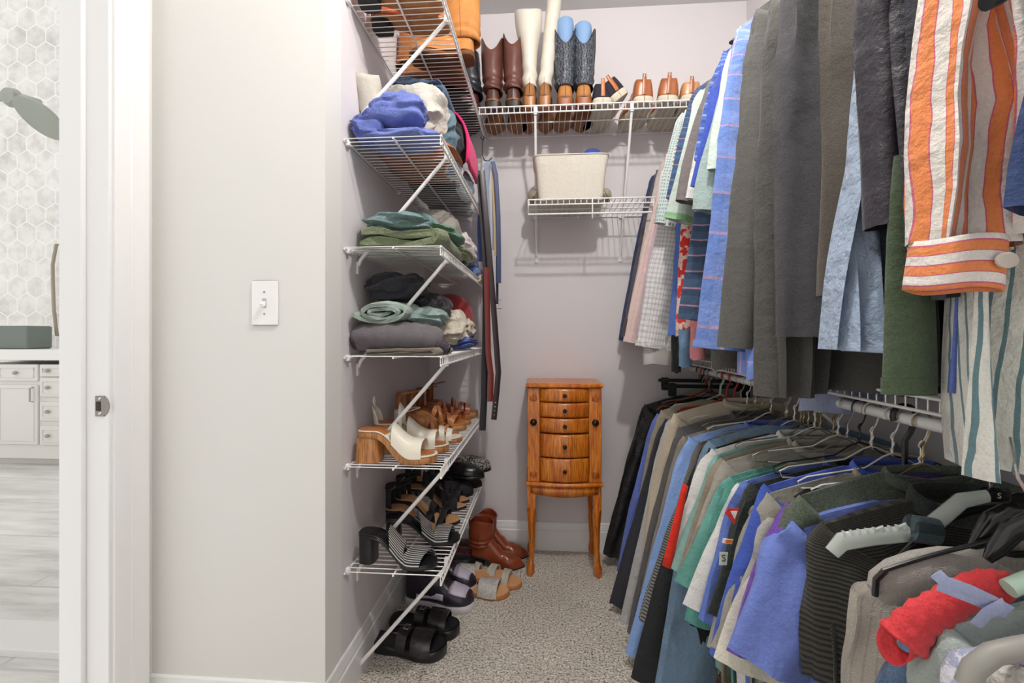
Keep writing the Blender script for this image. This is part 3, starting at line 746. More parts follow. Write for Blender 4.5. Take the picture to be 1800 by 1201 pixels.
for i, (lab, cat, mt, tip, end, sl, kw) in enumerate(LOW):
    kw = dict(kw); kw.setdefault('th', .030); kw.setdefault('seed', i*1.37+2); kw.setdefault('hem', .14+.05*((i*7) % 5)/4)
    if sl == 'short': kw.setdefault('w0', .14); kw.setdefault('w1', .12)
    g = garment({'t-shirt': 't_shirt'}.get(cat, cat), lab, cat, mt, 'L', tip, end, sl, group=LG, **kw)
    if 'red side panel' in lab:
        Yr = g.location.y; a, b2, c2, d2 = W(1196, 845, Yr), W(1205, 850, Yr), W(1176, 993, Yr), W(1160, 986, Yr)
        mb = MB(); NI = 10
        def rp(i, j):
            t = i/(NI-1); l = a.lerp(d2, t); r_ = b2.lerp(c2, t); q = l.lerp(r_, j/5)
            return (q.x-g.location.x, -.0235-.004*math.sin(j/5*math.pi), q.z-g.location.z)
        mb.grid(rp, NI, 6); mb.build('side_panel', redp, g, solid=.002)
    if 'racing' in lab:
        Yr = g.location.y; o = g.location
        def patch(pts, mat, nm, off=.024):
            mb = MB(); vs = [W(px, py, Yr)-o for px, py in pts]; vs = [(v.x, -off-.0015*(k % 2)*0, v.z) for k, v in enumerate(vs)]
            mb.add(vs, [tuple(range(len(vs)))]); return mb.build(nm, mat, g, solid=.001, smooth=False)
        patch([(1272, 887), (1291, 887), (1288, 898), (1283, 914), (1267, 895)], F('patch_red', 'd8392c'), 'red_chevron')
        patch([(1276, 891), (1288, 891), (1283, 905)], F('patch_white', 'f0ecea'), 'white_chevron', .0255)
        patch([(1264, 938), (1281, 940), (1279, 948), (1262, 946)], F('patch_white', 'f0ecea'), 'pill_badge')
        patch([(1269, 940), (1280, 941), (1278, 947), (1267, 945)], F('patch_orange', 'e0752a'), 'orange_badge', .0255)
        patch([(1258, 962), (1272, 962), (1270, 984), (1257, 984)], F('patch_cream', 'd8d8cc'), 'label_patch')
        q = W(1264, 972, Yr)-o
        lettering('S', .022, F('patch_green', '1d5a40'), g, (q.x, -.0265, q.z))
# hangers of the lower rod -----------------------------------------------------
WHW = simple('white_coated_hanger_wire', 'e4e1da', .35); GOLDW = simple('brass_hanger_wire', 'a3926e', .35, .7); REDT = simple('red_plastic', 'a8382c', .35)
MINT = simple('mint_plastic', 'b3cdbb', .35); SAGEP = simple('sage_plastic', '8d957f', .4); BLKW = simple('black_hanger_wire', '1b1b1b', .4)
hooks = [(1240, 'sage'), (1246, 'wire'), (1251, 'black'), (1259, 'mint'), (1268, 'wire'), (1273, 'red'), (1279, 'wire'), (1286, 'red'), (1296, 'wire'), (1306, 'wire'), (1315, 'white'), (1323, 'wire'), (1333, 'wire'),
         (1344, 'gold'), (1352, 'wire'), (1360, 'white'), (1370, 'wire'), (1382, 'wire'), (1394, 'white'), (1403, 'gold'), (1412, 'gold'), (1422, 'wire'), (1434, 'white'), (1446, 'gold'), (1460, 'gold'), (1474, 'white'),
         (1490, 'wire'), (1505, 'black'), (1522, 'gold'), (1538, 'white'), (1556, 'white'), (1610, 'white'), (1622, 'gold')]
kinds = {'wire': (STEELWIRE, 'wire', 'galvanised wire hanger'), 'gold': (GOLDW, 'wire', 'brass coloured wire hanger'), 'white': (WHW, 'wire', 'white coated wire hanger'),
         'red': (REDT, 'tube', 'red plastic hanger'), 'mint': (MINT, 'tube', 'mint green plastic hanger'), 'sage': (SAGEP, 'flat', 'sage green flat hanger'), 'black': (BLKW, 'wire', 'black wire hanger')}
gar_y = sorted([o.location.y for o in bpy.data.objects if o.get('group') == LG], reverse=True)
cnt = {}
for i, (px, k) in enumerate(hooks):
    mt, st, nm = kinds[k]; y = WX(px, 660, XRL).y
    g0 = min(gar_y, key=lambda v: abs(v-y))
    if y > .92 and abs(g0-y) < .05: y = g0+.001
    cnt.setdefault((k, round(y, 3)), 0)
    if cnt[(k, round(y, 3))]: y += .008
    cnt[(k, round(y, 3))] = 1
    lab = {'red': ['red plastic hanger, farther of the two on the lower rod', 'red plastic hanger, nearer of the two on the lower rod'][int(px > 1280)],
           'mint': 'pale mint plastic hanger with a thick hook on the lower rod', 'sage': 'sage green flat hanger at the far end of the lower rod'}.get(k, nm+' hooked over the lower rod')
    if k == 'black': lab = ['black wire hanger at the far end of the lower rod', 'black wire hanger near the middle of the lower rod'][int(px > 1300)]
    gp = None if k in ('red', 'mint', 'sage', 'black') else {'wire': 'galvanised wire hangers', 'gold': 'brass wire hangers', 'white': 'white wire hangers'}[k]
    hanger(lab, {'tube': 'plastic_hanger', 'flat': 'plastic_hanger'}.get(st, 'wire_hanger'), y, mt, 'L', r=.0045 if st == 'tube' else .0017, group=gp, style=st, drop=.135, neck=-.08, rz=R(((i*37) % 11-5)*.9), hw=.2)
# trouser hangers with clips at the far end
hanger('black clip hanger with metal clips farthest along the lower rod', 'trouser_hanger', 2.16, BLACKP, 'L', r=.003, hw=.19, neck=-.02, style='clip', X=XRL, rz=R(-6))
hanger('black clip hanger just in front of the farthest one', 'trouser_hanger', 2.06, BLACKP, 'L', r=.003, hw=.185, neck=-.035, style='clip', X=XRL, rz=R(-4))
hanger('empty red trimmed hanger tip sticking out by the back wall', 'plastic_hanger', 2.10, REDT, 'L', r=.004, hw=.215, drop=.17, style='tube')
# wide black tube hanger in front of the blue tee
hanger('large black plastic hanger holding the dark green fleece', 'plastic_hanger', WX(1590, 740, XRL).y, BLACKP, 'L', r=.0055, hw=.205, drop=.165, neck=-.11, style='tube', rz=R(-3))

# ================================================================ UPPER ROD, far to near
UG = 'clothes on the upper rod'
pinks = F('pink_shirt', 'dfc3bd', ('ramp', 0, .05, [(0, 'e2c8c2'), (.92, 'd9b6b4')])); chk = F('white_check', 'd8d5d2', ('plaid', .013, [(0, 'e6e2e0'), (.6, 'bdbac0')], [(0, 'e8e5e2'), (.6, 'bebcc2')]))
dotm = F('mint_dotted', 'cdd8d4', ('dots', 110, .3, '8fa3ac')); dotg = F('white_dotted', 'e2e2dc', ('dots', 75, .33, '8c9a94'))
navyp = F('navy_pink_stripe', '42587c', ('ramp', 1, .035, [(0, '3f5674'), (.25, '46608a'), (.5, '3c5270'), (.88, 'c48aa0'), (.93, '42587c')]))
blst = F('blue_stripe', '4f66b0', ('ramp', 1, .028, [(0, '4a61ac'), (.35, '8fa3d6'), (.5, '5670ba'), (.8, '3d539c')]))
plaidb = F('light_blue_plaid', '8298d4', ('plaid', .075, [(0, '6f8fd8'), (.35, '8aa4e4'), (.7, '7c98dc'), (.93, 'f0b4c4')], [(0, '7c98dc'), (.45, '94aaea'), (.93, 'f0b4c4')]))
wool = F('grey_wool', '5a5854', ('heather', '6c6a66', 500), weave=.8); wool2 = F('dark_grey_knit', '454448', ('heather', '555356', 500), weave=.7)
brown = F('brown_grey_wool', '5c544c', ('heather', '6b645c', 500), weave=.8)
orange = F('orange_stripe', 'f0e6dd', ('ramp', 0, .027, [(0, 'ebe4dc'), (.38, 'd46a86'), (.43, 'ee9058'), (.86, 'd46a86'), (.91, 'ebe4dc')], .012), crease=.6)
prn = F('white_teal_print', 'e3e3da', ('ramp', 0, .017, [(0, 'e6e5dc'), (.62, '6e8c92'), (.86, 'e6e5dc')], .012), crease=.6)
floral = F('red_floral', 'e9cfc6', ('blotch', 34, .5, 'd8352c'))
UP = [
 ('dark navy shirt farthest along the upper rod against the back wall', 'shirt', F('dark_navy', '3a4468'), (1142, 310), (1087, 598), 'long', dict(w0=.10, w1=.06)),
 ('charcoal purple shirt beside the farthest navy one', 'shirt', F('dusk', '5c5258'), (1150, 300), (1092, 592), 'long', dict(w0=.09, w1=.06)),
 ('grey white shirt squeezed left of the pink dress shirt', 'shirt', F('silver', 'bdb9b6'), (1160, 285), (1102, 560), 'long', dict(w0=.09)),
 ('pale pink dress shirt with slit cuff', 'shirt', pinks, (1168, 272), (1097, 600), 'long', dict(w0=.13, w1=.10, cuff=pinks)),
 ('lavender pink shirt behind the white checked one', 'shirt', F('lavender', 'c8b2c0'), (1176, 268), (1118, 590), 'long', {}),
 ('white shirt with fine grey check and wide cuff', 'shirt', chk, (1183, 262), (1118, 607), 'long', dict(w0=.15, w1=.15, cuff=chk)),
 ('mint white dotted short sleeve shirt', 'shirt', dotm, (1194, 200), (1150, 392), 'short', dict(w0=.15, w1=.15, hem=1.12)),
 ('white dotted shirt hanging below the green sleeve', 'shirt', dotg, (1200, 195), (1168, 400), 'short', dict(w0=.14, w1=.13, hem=1.06)),
 ('plain blue shirt edge between white check and dots', 'shirt', F('mid_blue', '5472b8'), (1206, 200), (1175, 590), 'long', dict(w0=.10)),
 ('red and white floral shirt squeezed among blues', 'shirt', floral, (1214, 190), (1190, 600), 'long', dict(w0=.10, w1=.09)),
 ('navy short sleeve shirt with thin pink stripes', 'shirt', navyp, (1220, 152), (1172, 352), 'short', dict(w0=.15, w1=.13, hem=1.06)),
 ('apple green sleeve shirt rolled open under the navy sleeve', 'shirt', F('mint_cloth', 'c6d3ca'), (1226, 160), (1172, 385), 'short', dict(cuff=F('apple_green', '8fb88e'), w0=.13, w1=.13, hem=1.2)),
 ('grey brown shirt with plain sleeve right of the navy stripes', 'shirt', F('mushroom', '77706f'), (1240, 142), (1188, 355), 'short', dict(w0=.12, w1=.12, hem=1.15)),
 ('white short sleeve shirt with striped sleeve lining', 'shirt', wht, (1248, 135), (1205, 352), 'short', dict(w0=.12, w1=.12, hem=1.1)),
 ('navy and pink plaid shirt with dark long body', 'shirt', F('navy_plaid', '3c5068', ('ramp', 1, .03, [(0, '3a4d66'), (.4, '465a74'), (.9, 'b08296')])), (1250, 140), (1195, 560), 'long', dict(w0=.14, w1=.13, hem=1.09)),
 ('blue striped short sleeve polo with folded sleeve', 'shirt', blst, (1266, 92), (1222, 285), 'short', dict(w0=.15, w1=.14, hem=1.08)),
 ('royal blue polo below the blue striped sleeve', 'shirt', F('royal_polo', '4257b4'), (1272, 100), (1218, 330), 'short', dict(w0=.13, w1=.13, hem=1.1)),
 ('pale teal shirt with an open rolled cuff', 'shirt', F('pale_teal', 'a8bcb8'), (1277, 100), (1222, 368), 'short', dict(w0=.14, w1=.14, hem=1.1)),
 ('white and mint tee with bright green inner sleeve', 'shirt', F('mint_white', 'd5e2d8'), (1284, 70), (1245, 300), 'short', dict(w0=.11, w1=.11, hem=1.15)),
 ('light blue plaid dress shirt with thin pink lines', 'shirt', plaidb, (1292, 48), (1224, 610), 'long', dict(w0=.15, w1=.14, hem=.99, band=plaidb, cuff=plaidb)),
 ('grey wool blazer with long straight sleeve', 'blazer', wool, (1322, 18), (1263, 610), 'long', dict(w0=.17, w1=.15, th=.07, hem=1.04, wave=5)),
 ('long dark grey coat hanging lowest in the middle of the upper rod', 'coat', F('dark_grey_coat', '4c4a48', ('heather', '5a5854', 500)), (1352, 0), (1330, 695), 'long', dict(w0=.16, w1=.12, th=.07, hem=.965, bw=.22)),
 ('dark grey knit cardigan with seamed cuff', 'cardigan', wool2, (1385, -60), (1362, 592), 'long', dict(w0=.15, w1=.13, th=.08, hem=1.1, wave=5)),
 ('brown grey wool jacket with an open sleeve end', 'jacket', brown, (1452, -160), (1442, 520), 'long', dict(w0=.17, w1=.125, th=.06, hem=1.2, wave=4)),
]
for i, (lab, cat, mt, tip, end, sl, kw) in enumerate(UP):
    kw = dict(kw); kw.setdefault('th', .034); kw.setdefault('seed', i*2.11+40); kw.setdefault('hem', 1.05+.04*((i*5) % 4)/3)
    kw.setdefault('w0', .12); kw.setdefault('w1', .09); kw.setdefault('bw', .20)
    if tip[1] < 0:     # shoulders above the frame: stand at the height of the others
        x_ = XRU-.215; yy = WX(tip[0], 0, x_).y; d = (yy*CA-x_*SA); tip = (tip[0], HOR-(ZRU-.17-CAM_H)*FPX/d)
    garment(cat, lab, cat, mt, 'U', tip, end, sl, group=UG, **kw)
def near(name, label, cat, mat, px, zend, endpx, sleeve='long', hw=.215, **k):
    x_ = XRU-hw; yy = WX(px, 0, x_).y; d = (yy*CA-x_*SA); tip = (px, HOR-(ZRU-.17-CAM_H)*FPX/d)
    return garment(name, label, cat, mat, 'U', tip, endpx, sleeve, hw=hw, group=UG, **k)
near('jacket', 'black jacket with purple sheen right of the brown grey sleeve', 'jacket', F('black_purple', '2a2430', rough=.5), 1528, 0, (1530, 400), 'long', hw=.24, w0=.13, w1=.11, th=.06, hem=1.24, seed=91, wave=4)
near('coat', 'dark charcoal coat strip left of the orange striped blouse', 'coat', F('deep_charcoal', '3d4048'), 1612, 0, (1600, 500), 'long', w0=.10, w1=.10, th=.04, hem=1.14, seed=93)
bl = near('blouse', 'light blue ruffled blouse hanging below the dark jackets', 'blouse', F('ice_blue', 'a3b4cc', crease=.8), 1572, 0, None, None, hw=.15, hem=1.07, bw=.17, flare=.085, th=.06, wave=16, fold=1.6, seed=95)
near('shirt', 'thin periwinkle shirt strip beside the white and teal print', 'shirt', peri, 1668, 0, None, None, hw=.17, hem=1.02, bw=.172, th=.03, seed=96)
orb = near('blouse', 'orange and white striped blouse with buttoned cuff, nearest on the upper rod', 'blouse', orange, 1690, 0, (1592, 430), 'long', w0=.15, w1=.115, th=.07, hem=1.22, seed=97, wave=5, fold=1.3)
pr = near('shirt', 'white shirt printed with wavy teal stripes', 'shirt', prn, 1690, 0, None, None, hw=.18, hem=.925, bw=.185, th=.06, seed=98, wave=6, fold=1.4)
# buttoned cuff of the orange blouse
oy = orb.location.y; orc = F('orange_cuff', 'ebe4dc', ('ramp', 1, .030, [(0, 'ee9058'), (.42, 'd46a86'), (.47, 'ebe4dc'), (.92, 'd46a86')]), crease=.5)
cA = W(1598, 428, oy)-orb.location; cB = W(1735, 425, oy)-orb.location; cC = W(1585, 512, oy)-orb.location; cD = W(1728, 515, oy)-orb.location
mb = MB()
def cuffp(i, j):
    t = i/7; a = 2*math.pi*j/32; l = cA.lerp(cC, t); r_ = cB.lerp(cD, t); c_ = (l+r_)/2; hw_ = (r_-l)/2
    q = c_+hw_*math.cos(a); return (q.x, -.012+(.036+.003*math.sin(5*a))*math.sin(a), q.z+.002*math.sin(3*a))
mb.grid(cuffp, 8, 32, cj=True, uv=lambda i, j: (j/32*.3, i/7*.075)); co = mb.build('cuff', orc, orb, solid=.003, angle=80)
q = W(1692, 470, oy)-orb.location
MB().lathe([(0, -.004), (.007, -.0045), (.009, -.003), (.009, 0)], (q.x, -.052, q.z), 16, 'y', sx=1.3).build('button', simple('pearl_button', 'c9c0b4', .3), co)
def trousers(label, mat, cols, zt=1.36):
    """cols: list of (px0, px1, hem px y, Y) one per leg"""
    Y0 = cols[0][3]; g = empty('trousers', (XRU, Y0, ZRU), 0, label, 'trousers', UG)
    for k, (a, b_, hy, Y) in enumerate(cols):
        A = W(a, hy, Y)-g.location; B = W(b_, hy-2, Y)-g.location; zt_ = zt-ZRU
        mb = MB()
        def P(i, j):
            v = i/19; an = 2*math.pi*j/28; z = zt_+((A.z+B.z)/2-zt_)*v; w = (B.x-A.x)/2*(.72+.28*v); c_ = B.x-(B.x-A.x)/2*(.72+.28*v)
            x = c_+w*math.cos(an)+.004*nz(z*5, k, 0); return (x, (Y-Y0)+.014*math.sin(an)+.004*math.sin(z*14+k), z)
        mb.grid(P, 20, 28, cj=True); lg = mb.build('trouser_leg', mat[k], g, angle=80)
        hmb = MB(); hmb.grid(lambda i, j: tuple(Vector(P(19, j))+Vector((0, 0, .024*(1-i)))+Vector((0, .0016*math.sin(2*math.pi*j/28), 0))), 2, 28, cj=True); hmb.build('hem', mat[k], lg)
    return g
grt = F('forest_trousers', '46543f', ('heather', '55634b', 500)); 
trousers('forest green trousers hanging left of a black pair, hem level with the lower shelf', [grt], [(1546, 1642, 694, .69)])
trousers('dark olive and black trousers with stitched hem beside the forest green pair', [F('dark_olive', '3a4236', ('heather', '454d40', 500)), blackc], [(1606, 1645, 680, .72), (1612, 1668, 690, .735)])
# hems of garments that hang below the shirts
def hemstrip(name, label, cat, mat, p0, p1, y0, Y, th=.02, seed=0):
    A = W(p0, y0, Y); B = W(p1, y0, Y); g = empty(name, ((A.x+B.x)/2, Y, ZRU), 0, label, cat, UG); w = (B.x-A.x)/2; z1 = A.z-ZRU
    mb = MB(); mb.grid(lambda i, j: (w*math.cos(2*math.pi*j/24), th*(.6+.4*i/11)*math.sin(2*math.pi*j/24)+.004*math.sin(i*.7+seed), z1+.13*(1-i/11)+.003*math.sin(j+seed)), 12, 24, cj=True)
    mb.build('body', mat, g, angle=80); return g
hemstrip('trousers', 'black trousers whose hem shows under the white dotted shirt', 'trousers', blackc, 1180, 1197, 655, 1.62)
hemstrip('shorts', 'faded denim shorts hem under the navy plaid shirt', 'shorts', F('faded_denim', '6a87a4'), 1193, 1216, 645, 1.60, seed=1)
hemstrip('shirt', 'salmon pink shirt tail under the navy plaid shirt', 'shirt', F('salmon', 'e08f94'), 1213, 1240, 632, 1.52, seed=2)
hemstrip('shirt', 'dark grey shirt tail beneath the light blue plaid hem', 'shirt', F('ash', '5d5a54'), 1250, 1312, 648, 1.40, seed=3)
hemstrip('garment_bag', 'crinkled clear garment bag bottom under the white checked shirt', 'garment bag', simple('clear_film', 'a8a29e', .15, spec=.8), 1130, 1185, 640, 1.85, seed=4)
hemstrip('shirt', 'light blue plaid shirt tail left of the long grey coat', 'shirt', plaidb, 1312, 1352, 668, 1.15, seed=5)
hemstrip('skirt', 'pale blue gathered skirt hem under the long grey coat', 'skirt', F('pale_skirt', 'a9b3cf'), 1405, 1550, 722, 1.19, th=.03, seed=6)

for lab, px, py, mt in (('black plastic hanger tip standing proud above the light blue plaid shirt', 1290, 40, BLACKP),):
    yy = WX(px, py, XRU-.21).y
    hanger(lab, 'plastic_hanger', yy+.004, mt, 'U', r=.010, hw=.212, drop=.148, neck=-.09, style='tube')
# ================================================================ NEAR END OF THE LOWER ROD
def ngar(name, label, cat, mat, tip, end, sleeve, **k):
    k.setdefault('hw', .245); k.setdefault('th', .06); k.setdefault('wave', 5); k.setdefault('hem', .2); k.setdefault('bw', k['hw']-.01)
    return garment(name, label, cat, mat, 'L', tip, end, sleeve, group=LG, **k)
mesh_t = F('charcoal_mesh', '3c3b38', ('ramp', 1, .0075, [(0, '48463f'), (.55, '252422')], .006), weave=.8)
g = ngar('t_shirt', 'charcoal ribbed athletic tee with high collar right of the soft blue tee', 't-shirt', mesh_t, (1432, 922), (1414, 1195), 'short', w0=.17, w1=.16, band=dkgr, band_h=.03, seed=201, th=.075)
knit = F('oat_knit', 'aaa297', ('ramp', 0, .012, [(0, 'b0a89d'), (.8, 'a29a90')]), weave=.9)
g = ngar('sweater', 'oatmeal knit sweater with wide sleeve left of the grey padded hanger', 'sweater', knit, (1512, 1022), (1484, 1240), 'long', w0=.12, w1=.10, band=knit, seed=202, th=.07)
denim = F('blue_denim', '4f6782', ('heather', '63799a', 200), weave=.9)
g = ngar('denim_jacket', 'blue denim jacket under the red gathered top', 'denim jacket', denim, (1592, 1075), (1545, 1260), 'long', w0=.13, w1=.12, seed=203, hw=.25)
pale = F('pale_chambray', 'b0bcb6', weave=.6)
g = ngar('shirt', 'pale washed chambray shirt in front of the red gathered top', 'shirt', pale, (1640, 1098), (1598, 1260), 'long', w0=.13, w1=.12, seed=204, hw=.27)
lace = F('blue_white_lace', 'aab2cc', ('blotch', 45, .52, 'd6d8e2'), crease=.9)
g = ngar('blouse', 'blue and white floral gathered blouse at the lower right corner', 'blouse', lace, (1705, 1140), (1655, 1260), 'short', w0=.12, w1=.12, seed=205, hw=.27, wave=14)
g = ngar('blouse', 'white lace blouse with scalloped edge, nearest on the lower rod', 'blouse', F('white_lace', 'd8d5ce', ('dots', 60, .2, 'bdb9b0'), crease=1), (1770, 1175), (1730, 1260), 'short', w0=.10, w1=.11, seed=206, hw=.28, wave=14)
# red gathered top lying over the denim
redm = F('red_gathered', 'd9343a', crease=.8, rough=.7)
def crumptube(mat, pts, rad, name='sleeve', n=26, m=40, seed=0, ridg=.10, parent=None, flat=.7):
    P = [Vector(p) for p in pts]
    def at(t):
        k = t*(len(P)-1); i = min(int(k), len(P)-2); f = k-i
        p0 = P[max(i-1, 0)]; p1 = P[i]; p2 = P[i+1]; p3 = P[min(i+2, len(P)-1)]
        return .5*((2*p1)+(p2-p0)*f+(2*p0-5*p1+4*p2-p3)*f*f+(-p0+3*p1-3*p2+p3)*f**3)
    mb = MB()
    def Q(i, j):
        t = i/(m-1); c = at(t); d = (at(min(1, t+.02))-at(max(0, t-.02))).normalized(); a = Vector((0, 1, 0)); a = (a-d*a.dot(d)).normalized(); b_ = d.cross(a)
        an = 2*math.pi*j/n; r_ = interp(rad, t); r_ *= 1+ridg*math.sin(t*70+2*math.sin(an*2+seed))+ridg*.9*nz(t*9, math.cos(an)*1.5, math.sin(an)*1.5, seed)
        return c+a*math.cos(an)*r_*flat+b_*math.sin(an)*r_
    mb.grid(Q, m, n, cj=True)
    return mb.build(name, mat, parent, angle=80, solid=.0015)
rY = .57
rt = empty('gathered_top', W(1680, 1060, rY), 0, 'bright red gathered top draped over the denim jacket', 'top')
rp = [W(1585, 1128, rY), W(1620, 1090, rY), W(1668, 1062, rY), W(1715, 1035, rY), W(1755, 1030, rY), W(1778, 1040, rY)]
rp = [p-rt.location for p in rp]
crumptube(redm, rp, [(0, .030), (.15, .024), (.5, .021), (.8, .018), (1, .016)], 'sleeve', seed=3, ridg=.08, parent=rt, flat=.5)
mb = MB(); hx = rp[0]
mb.grid(lambda i, j: tuple(hx+Vector((-.010+.020*i/4-.012*math.cos(j/20*2*math.pi), .010*math.cos(j/20*2*math.pi)*(1-.1*i), .025*math.sin(j/20*2*math.pi)*(1-.15*i)-.004))), 5, 20, cj=True)
mb.build('sleeve_hem', redm, rt, solid=.0015)
# pale blue ribbon straps tied over it
rb = F('pale_blue_ribbon', 'a6b0d4', rough=.6, crease=.2)
sY = .52; sb = empty('ribbon_strap', W(1700, 1040, sY), 0, 'pale blue ribbon strap folded over the red gathered top', 'strap')
def ribbon(pts, w, mat, parent, name='ribbon', up=(0, 0, 1), th=.12):
    o = MB().tube(pts, w, 8, flat=th, up=up); return o.build(name, mat, parent, angle=70)
ribbon([W(x, y, sY+o)-sb.location for x, y, o in ((1644, 1008, 0), (1660, 1022, -.004), (1700, 1036, -.006), (1740, 1055, 0), (1775, 1075, .004))], .0065, rb, sb, up=(0, 1, .3))
ribbon([W(x, y, sY+o)-sb.location for x, y, o in ((1648, 1030, .01), (1690, 1046, 0), (1730, 1062, 0), (1770, 1080, .006))], .0055, rb, sb, up=(0, 1, .2))
ribbon([W(x, y, sY+o)-sb.location for x, y, o in ((1765, 1062, .0), (1735, 1078, -.006), (1715, 1100, -.002))], .007, rb, sb, up=(0, 1, 0))
# transparent plastic hanger -----------------------------------------------
m, nt, b = newmat('clear_plastic'); b.inputs['Alpha'].default_value = .5; b.inputs['Roughness'].default_value = .08; b.inputs['Base Color'].default_value = lin('e4ece4'); b.inputs['IOR'].default_value = 1.3
CLEAR = m
cY = .80; pc = [(1462, 972), (1480, 952), (1530, 944), (1600, 938), (1640, 922), (1690, 880), (1735, 872)]
ch = empty('clear_hanger', W(1740, 870, cY), 0, 'clear plastic hanger with toothed arm lying over the charcoal tee', 'hanger')
pp = [W(x, y, cY-.05)-ch.location for x, y in pc]
MB().tube(pp, [.012, .015, .014, .013, .014, .013, .010], 12, flat=.6, up=(0, 1, 0)).build('arm', CLEAR, ch)
t = MB()
for k in range(9):
    q = pp[1].lerp(pp[3], k/9)+Vector((0, -.004, .014)); t.box(q, (.003, .006, .008))
    if k in (4, 7): t.tube([q, q+Vector((.012, 0, .006)), q+Vector((.018, 0, -.008))], .0025, 6)
t.build('tooth_row', CLEAR, ch)
MB().tube([W(1600, 928, cY-.055)-ch.location, W(1645, 935, cY-.055)-ch.location], .021, 16, flat=.8, up=(0, 1, 0)).build('ribbed_strap', F('navy_rib', '3c4a50', ('ramp', 0, .25, [(0, '46565c'), (.5, '2c383d')])), ch)
MB().tube([(0, 0, 0), (0, 0, .04), (-.02, 0, .06), (-.014, 0, .085), (.004, 0, .1)], .002, 6).build('hook', CHROME, ch)
# padded grey flocked hanger
gY = .66; gh = empty('padded_hanger', W(1740, 960, gY), 0, 'grey flocked padded hanger end with a red tinge over the oatmeal sweater', 'hanger')
FLOCK = F('grey_flock', 'b0aba4', ('blotch', 9, .68, 'b07a70'), weave=1)
pth = [W(x, y, gY)-gh.location for x, y in ((1534, 1040), (1545, 1034), (1575, 1024), (1620, 1010), (1665, 998), (1700, 990), (1740, 978))]
MB().tube(pth, [.012, .025, .033, .034, .030, .022, .018], 20, flat=.55, up=(0, 1, 0)).build('padded_arm', FLOCK, gh)
MB().tube([p+Vector((-.004, -.012, .030)) for p in pth[1:]], .003, 8).build('black_edging', BLACKP, gh)
MB().tube([pth[0]+Vector((-.004, -.01, .0)), pth[1]+Vector((-.012, -.012, .018)), pth[1]+Vector((.0, -.012, .031))], .004, 8).build('black_edging', BLACKP, gh)
# black moulded hangers -------------------------------------------------------
def molded(label, Y, p, tagtxt, letter=None):
    h = empty('coat_hanger', W(p[-1][0], p[-1][1], Y), 0, label, 'hanger'); P = [W(x, y, Y)-h.location for x, y in p]
    gl = simple('gloss_black', '1a1a18', .15)
    MB().tube(P, [.006, .012, .015, .016, .016, .014][:len(P)], 12, flat=.6, up=(0, 1, 0)).build('shoulder_arm', gl, h)
    e = P[-1]
    MB().tube([e+Vector((0, 0, .0)), e+Vector((0, 0, .03)), e+Vector((-.014, 0, .055)), e+Vector((-.018, 0, .085)), e+Vector((-.022, 0, .105))], .002, 6).build('hook', CHROME, h)
    if tagtxt:
        tg = MB().box(e+Vector((0, -.004, .016)), (.030, .018, .022), bev=.004).build('size_tag', gl, h)
        lettering(tagtxt, .013, simple('tag_print', 'd8d8d8', .5), h, tuple(e+Vector((0, -.0138, .016))))
    if letter: lettering(letter, .013, simple('tag_print', 'd8d8d8', .5), h, tuple(P[2]+Vector((.018, -.012, .004))))
    return h
molded('glossy black moulded hanger with an S size tag', .80, [(1560, 1000), (1610, 960), (1660, 905), (1700, 890), (1742, 884)], 'S')
molded('glossy black moulded hanger printed with a letter, right of the S tagged one', .66, [(1700, 975), (1722, 950), (1745, 915), (1770, 905), (1802, 900)], 'N', 'D')
molded('plain glossy black hanger arm in front at the right edge', .60, [(1735, 985), (1752, 965), (1775, 935), (1810, 918)], None)
MB_ = MB().tube([W(1772, 1035, .55), W(1815, 1018, .55)], .010, 12).build('plastic_hanger', MINT); tag(MB_, 'mint green hanger end beside the red top at the right edge', 'hanger')
gh2 = MB().tube([W(x, y, .47) for x, y in ((1700, 1205), (1712, 1175), (1745, 1150), (1790, 1140), (1840, 1132))], .010, 10).build('plastic_hanger', simple('grey_plastic', '8d8b84', .5)); tag(gh2, 'grey curved hanger shoulder at the lower right corner', 'hanger')
# hanger tip and navy sleeve at the top right corner
ht = MB().tube([W(1735, 2, .47), W(1750, -4, .47), W(1800, -40, .47)], .009, 12).build('plastic_hanger', BLACKP); tag(ht, 'black hanger tip at the top over the orange blouse', 'hanger')
nb = garment('shirt', 'navy denim sleeve end at the right edge beside the orange cuff', 'shirt', F('navy_denim', '34456e'), 'U', (1905, -200), (1786, 368), 'short', hw=.215, w0=.10, w1=.11, hem=1.5, bw=.1, group=UG, seed=77)

# ================================================================ BELTS by the far end of the left shelves
BK_ = simple('belt_black', '1c1820', .45, bump=.1); 
def belt(label, mat, pts, w, Y, cat='belt', tipy=None, holes=0, buckle=None, grp=None, rz=0):
    P = [W(x, y, Y+(q[0] if q else 0)) for x, y, *q in pts]; o0 = P[0]
    e = empty('belt', o0, 0, label, cat, grp)
    L = [p-o0 for p in P]
    MB().tube(L, w/2, 8, flat=.10, up=(.25, -1, 0)).build('strap', mat, e, angle=60)
    if holes:
        for k in range(holes):
            q = L[-1].lerp(L[-2], .18+.15*k)
            MB().lathe([(0, -.004), (.0022, -.0035), (.003, -.001)], (q.x, q.y, q.z), 8, 'y').build('eyelet', CHROME, e)
    if buckle is not None:
        q = L[buckle]; MB().tube([q+Vector((-.02, -.004, -.02)), q+Vector((.02, -.004, -.02)), q+Vector((.02, -.004, .02)), q+Vector((-.02, -.004, .02))], .0025, 6, closed=True).build('buckle', CHROME, e)
    return e
bY = 2.06
belt('wide grey blue webbing belt looped over the hook', simple('grey_blue_belt', '8e98ac', .6), [(858, 430), (854, 330), (857, 288), (864, 281), (870, 292), (871, 360), (870, 440)], .030, bY)
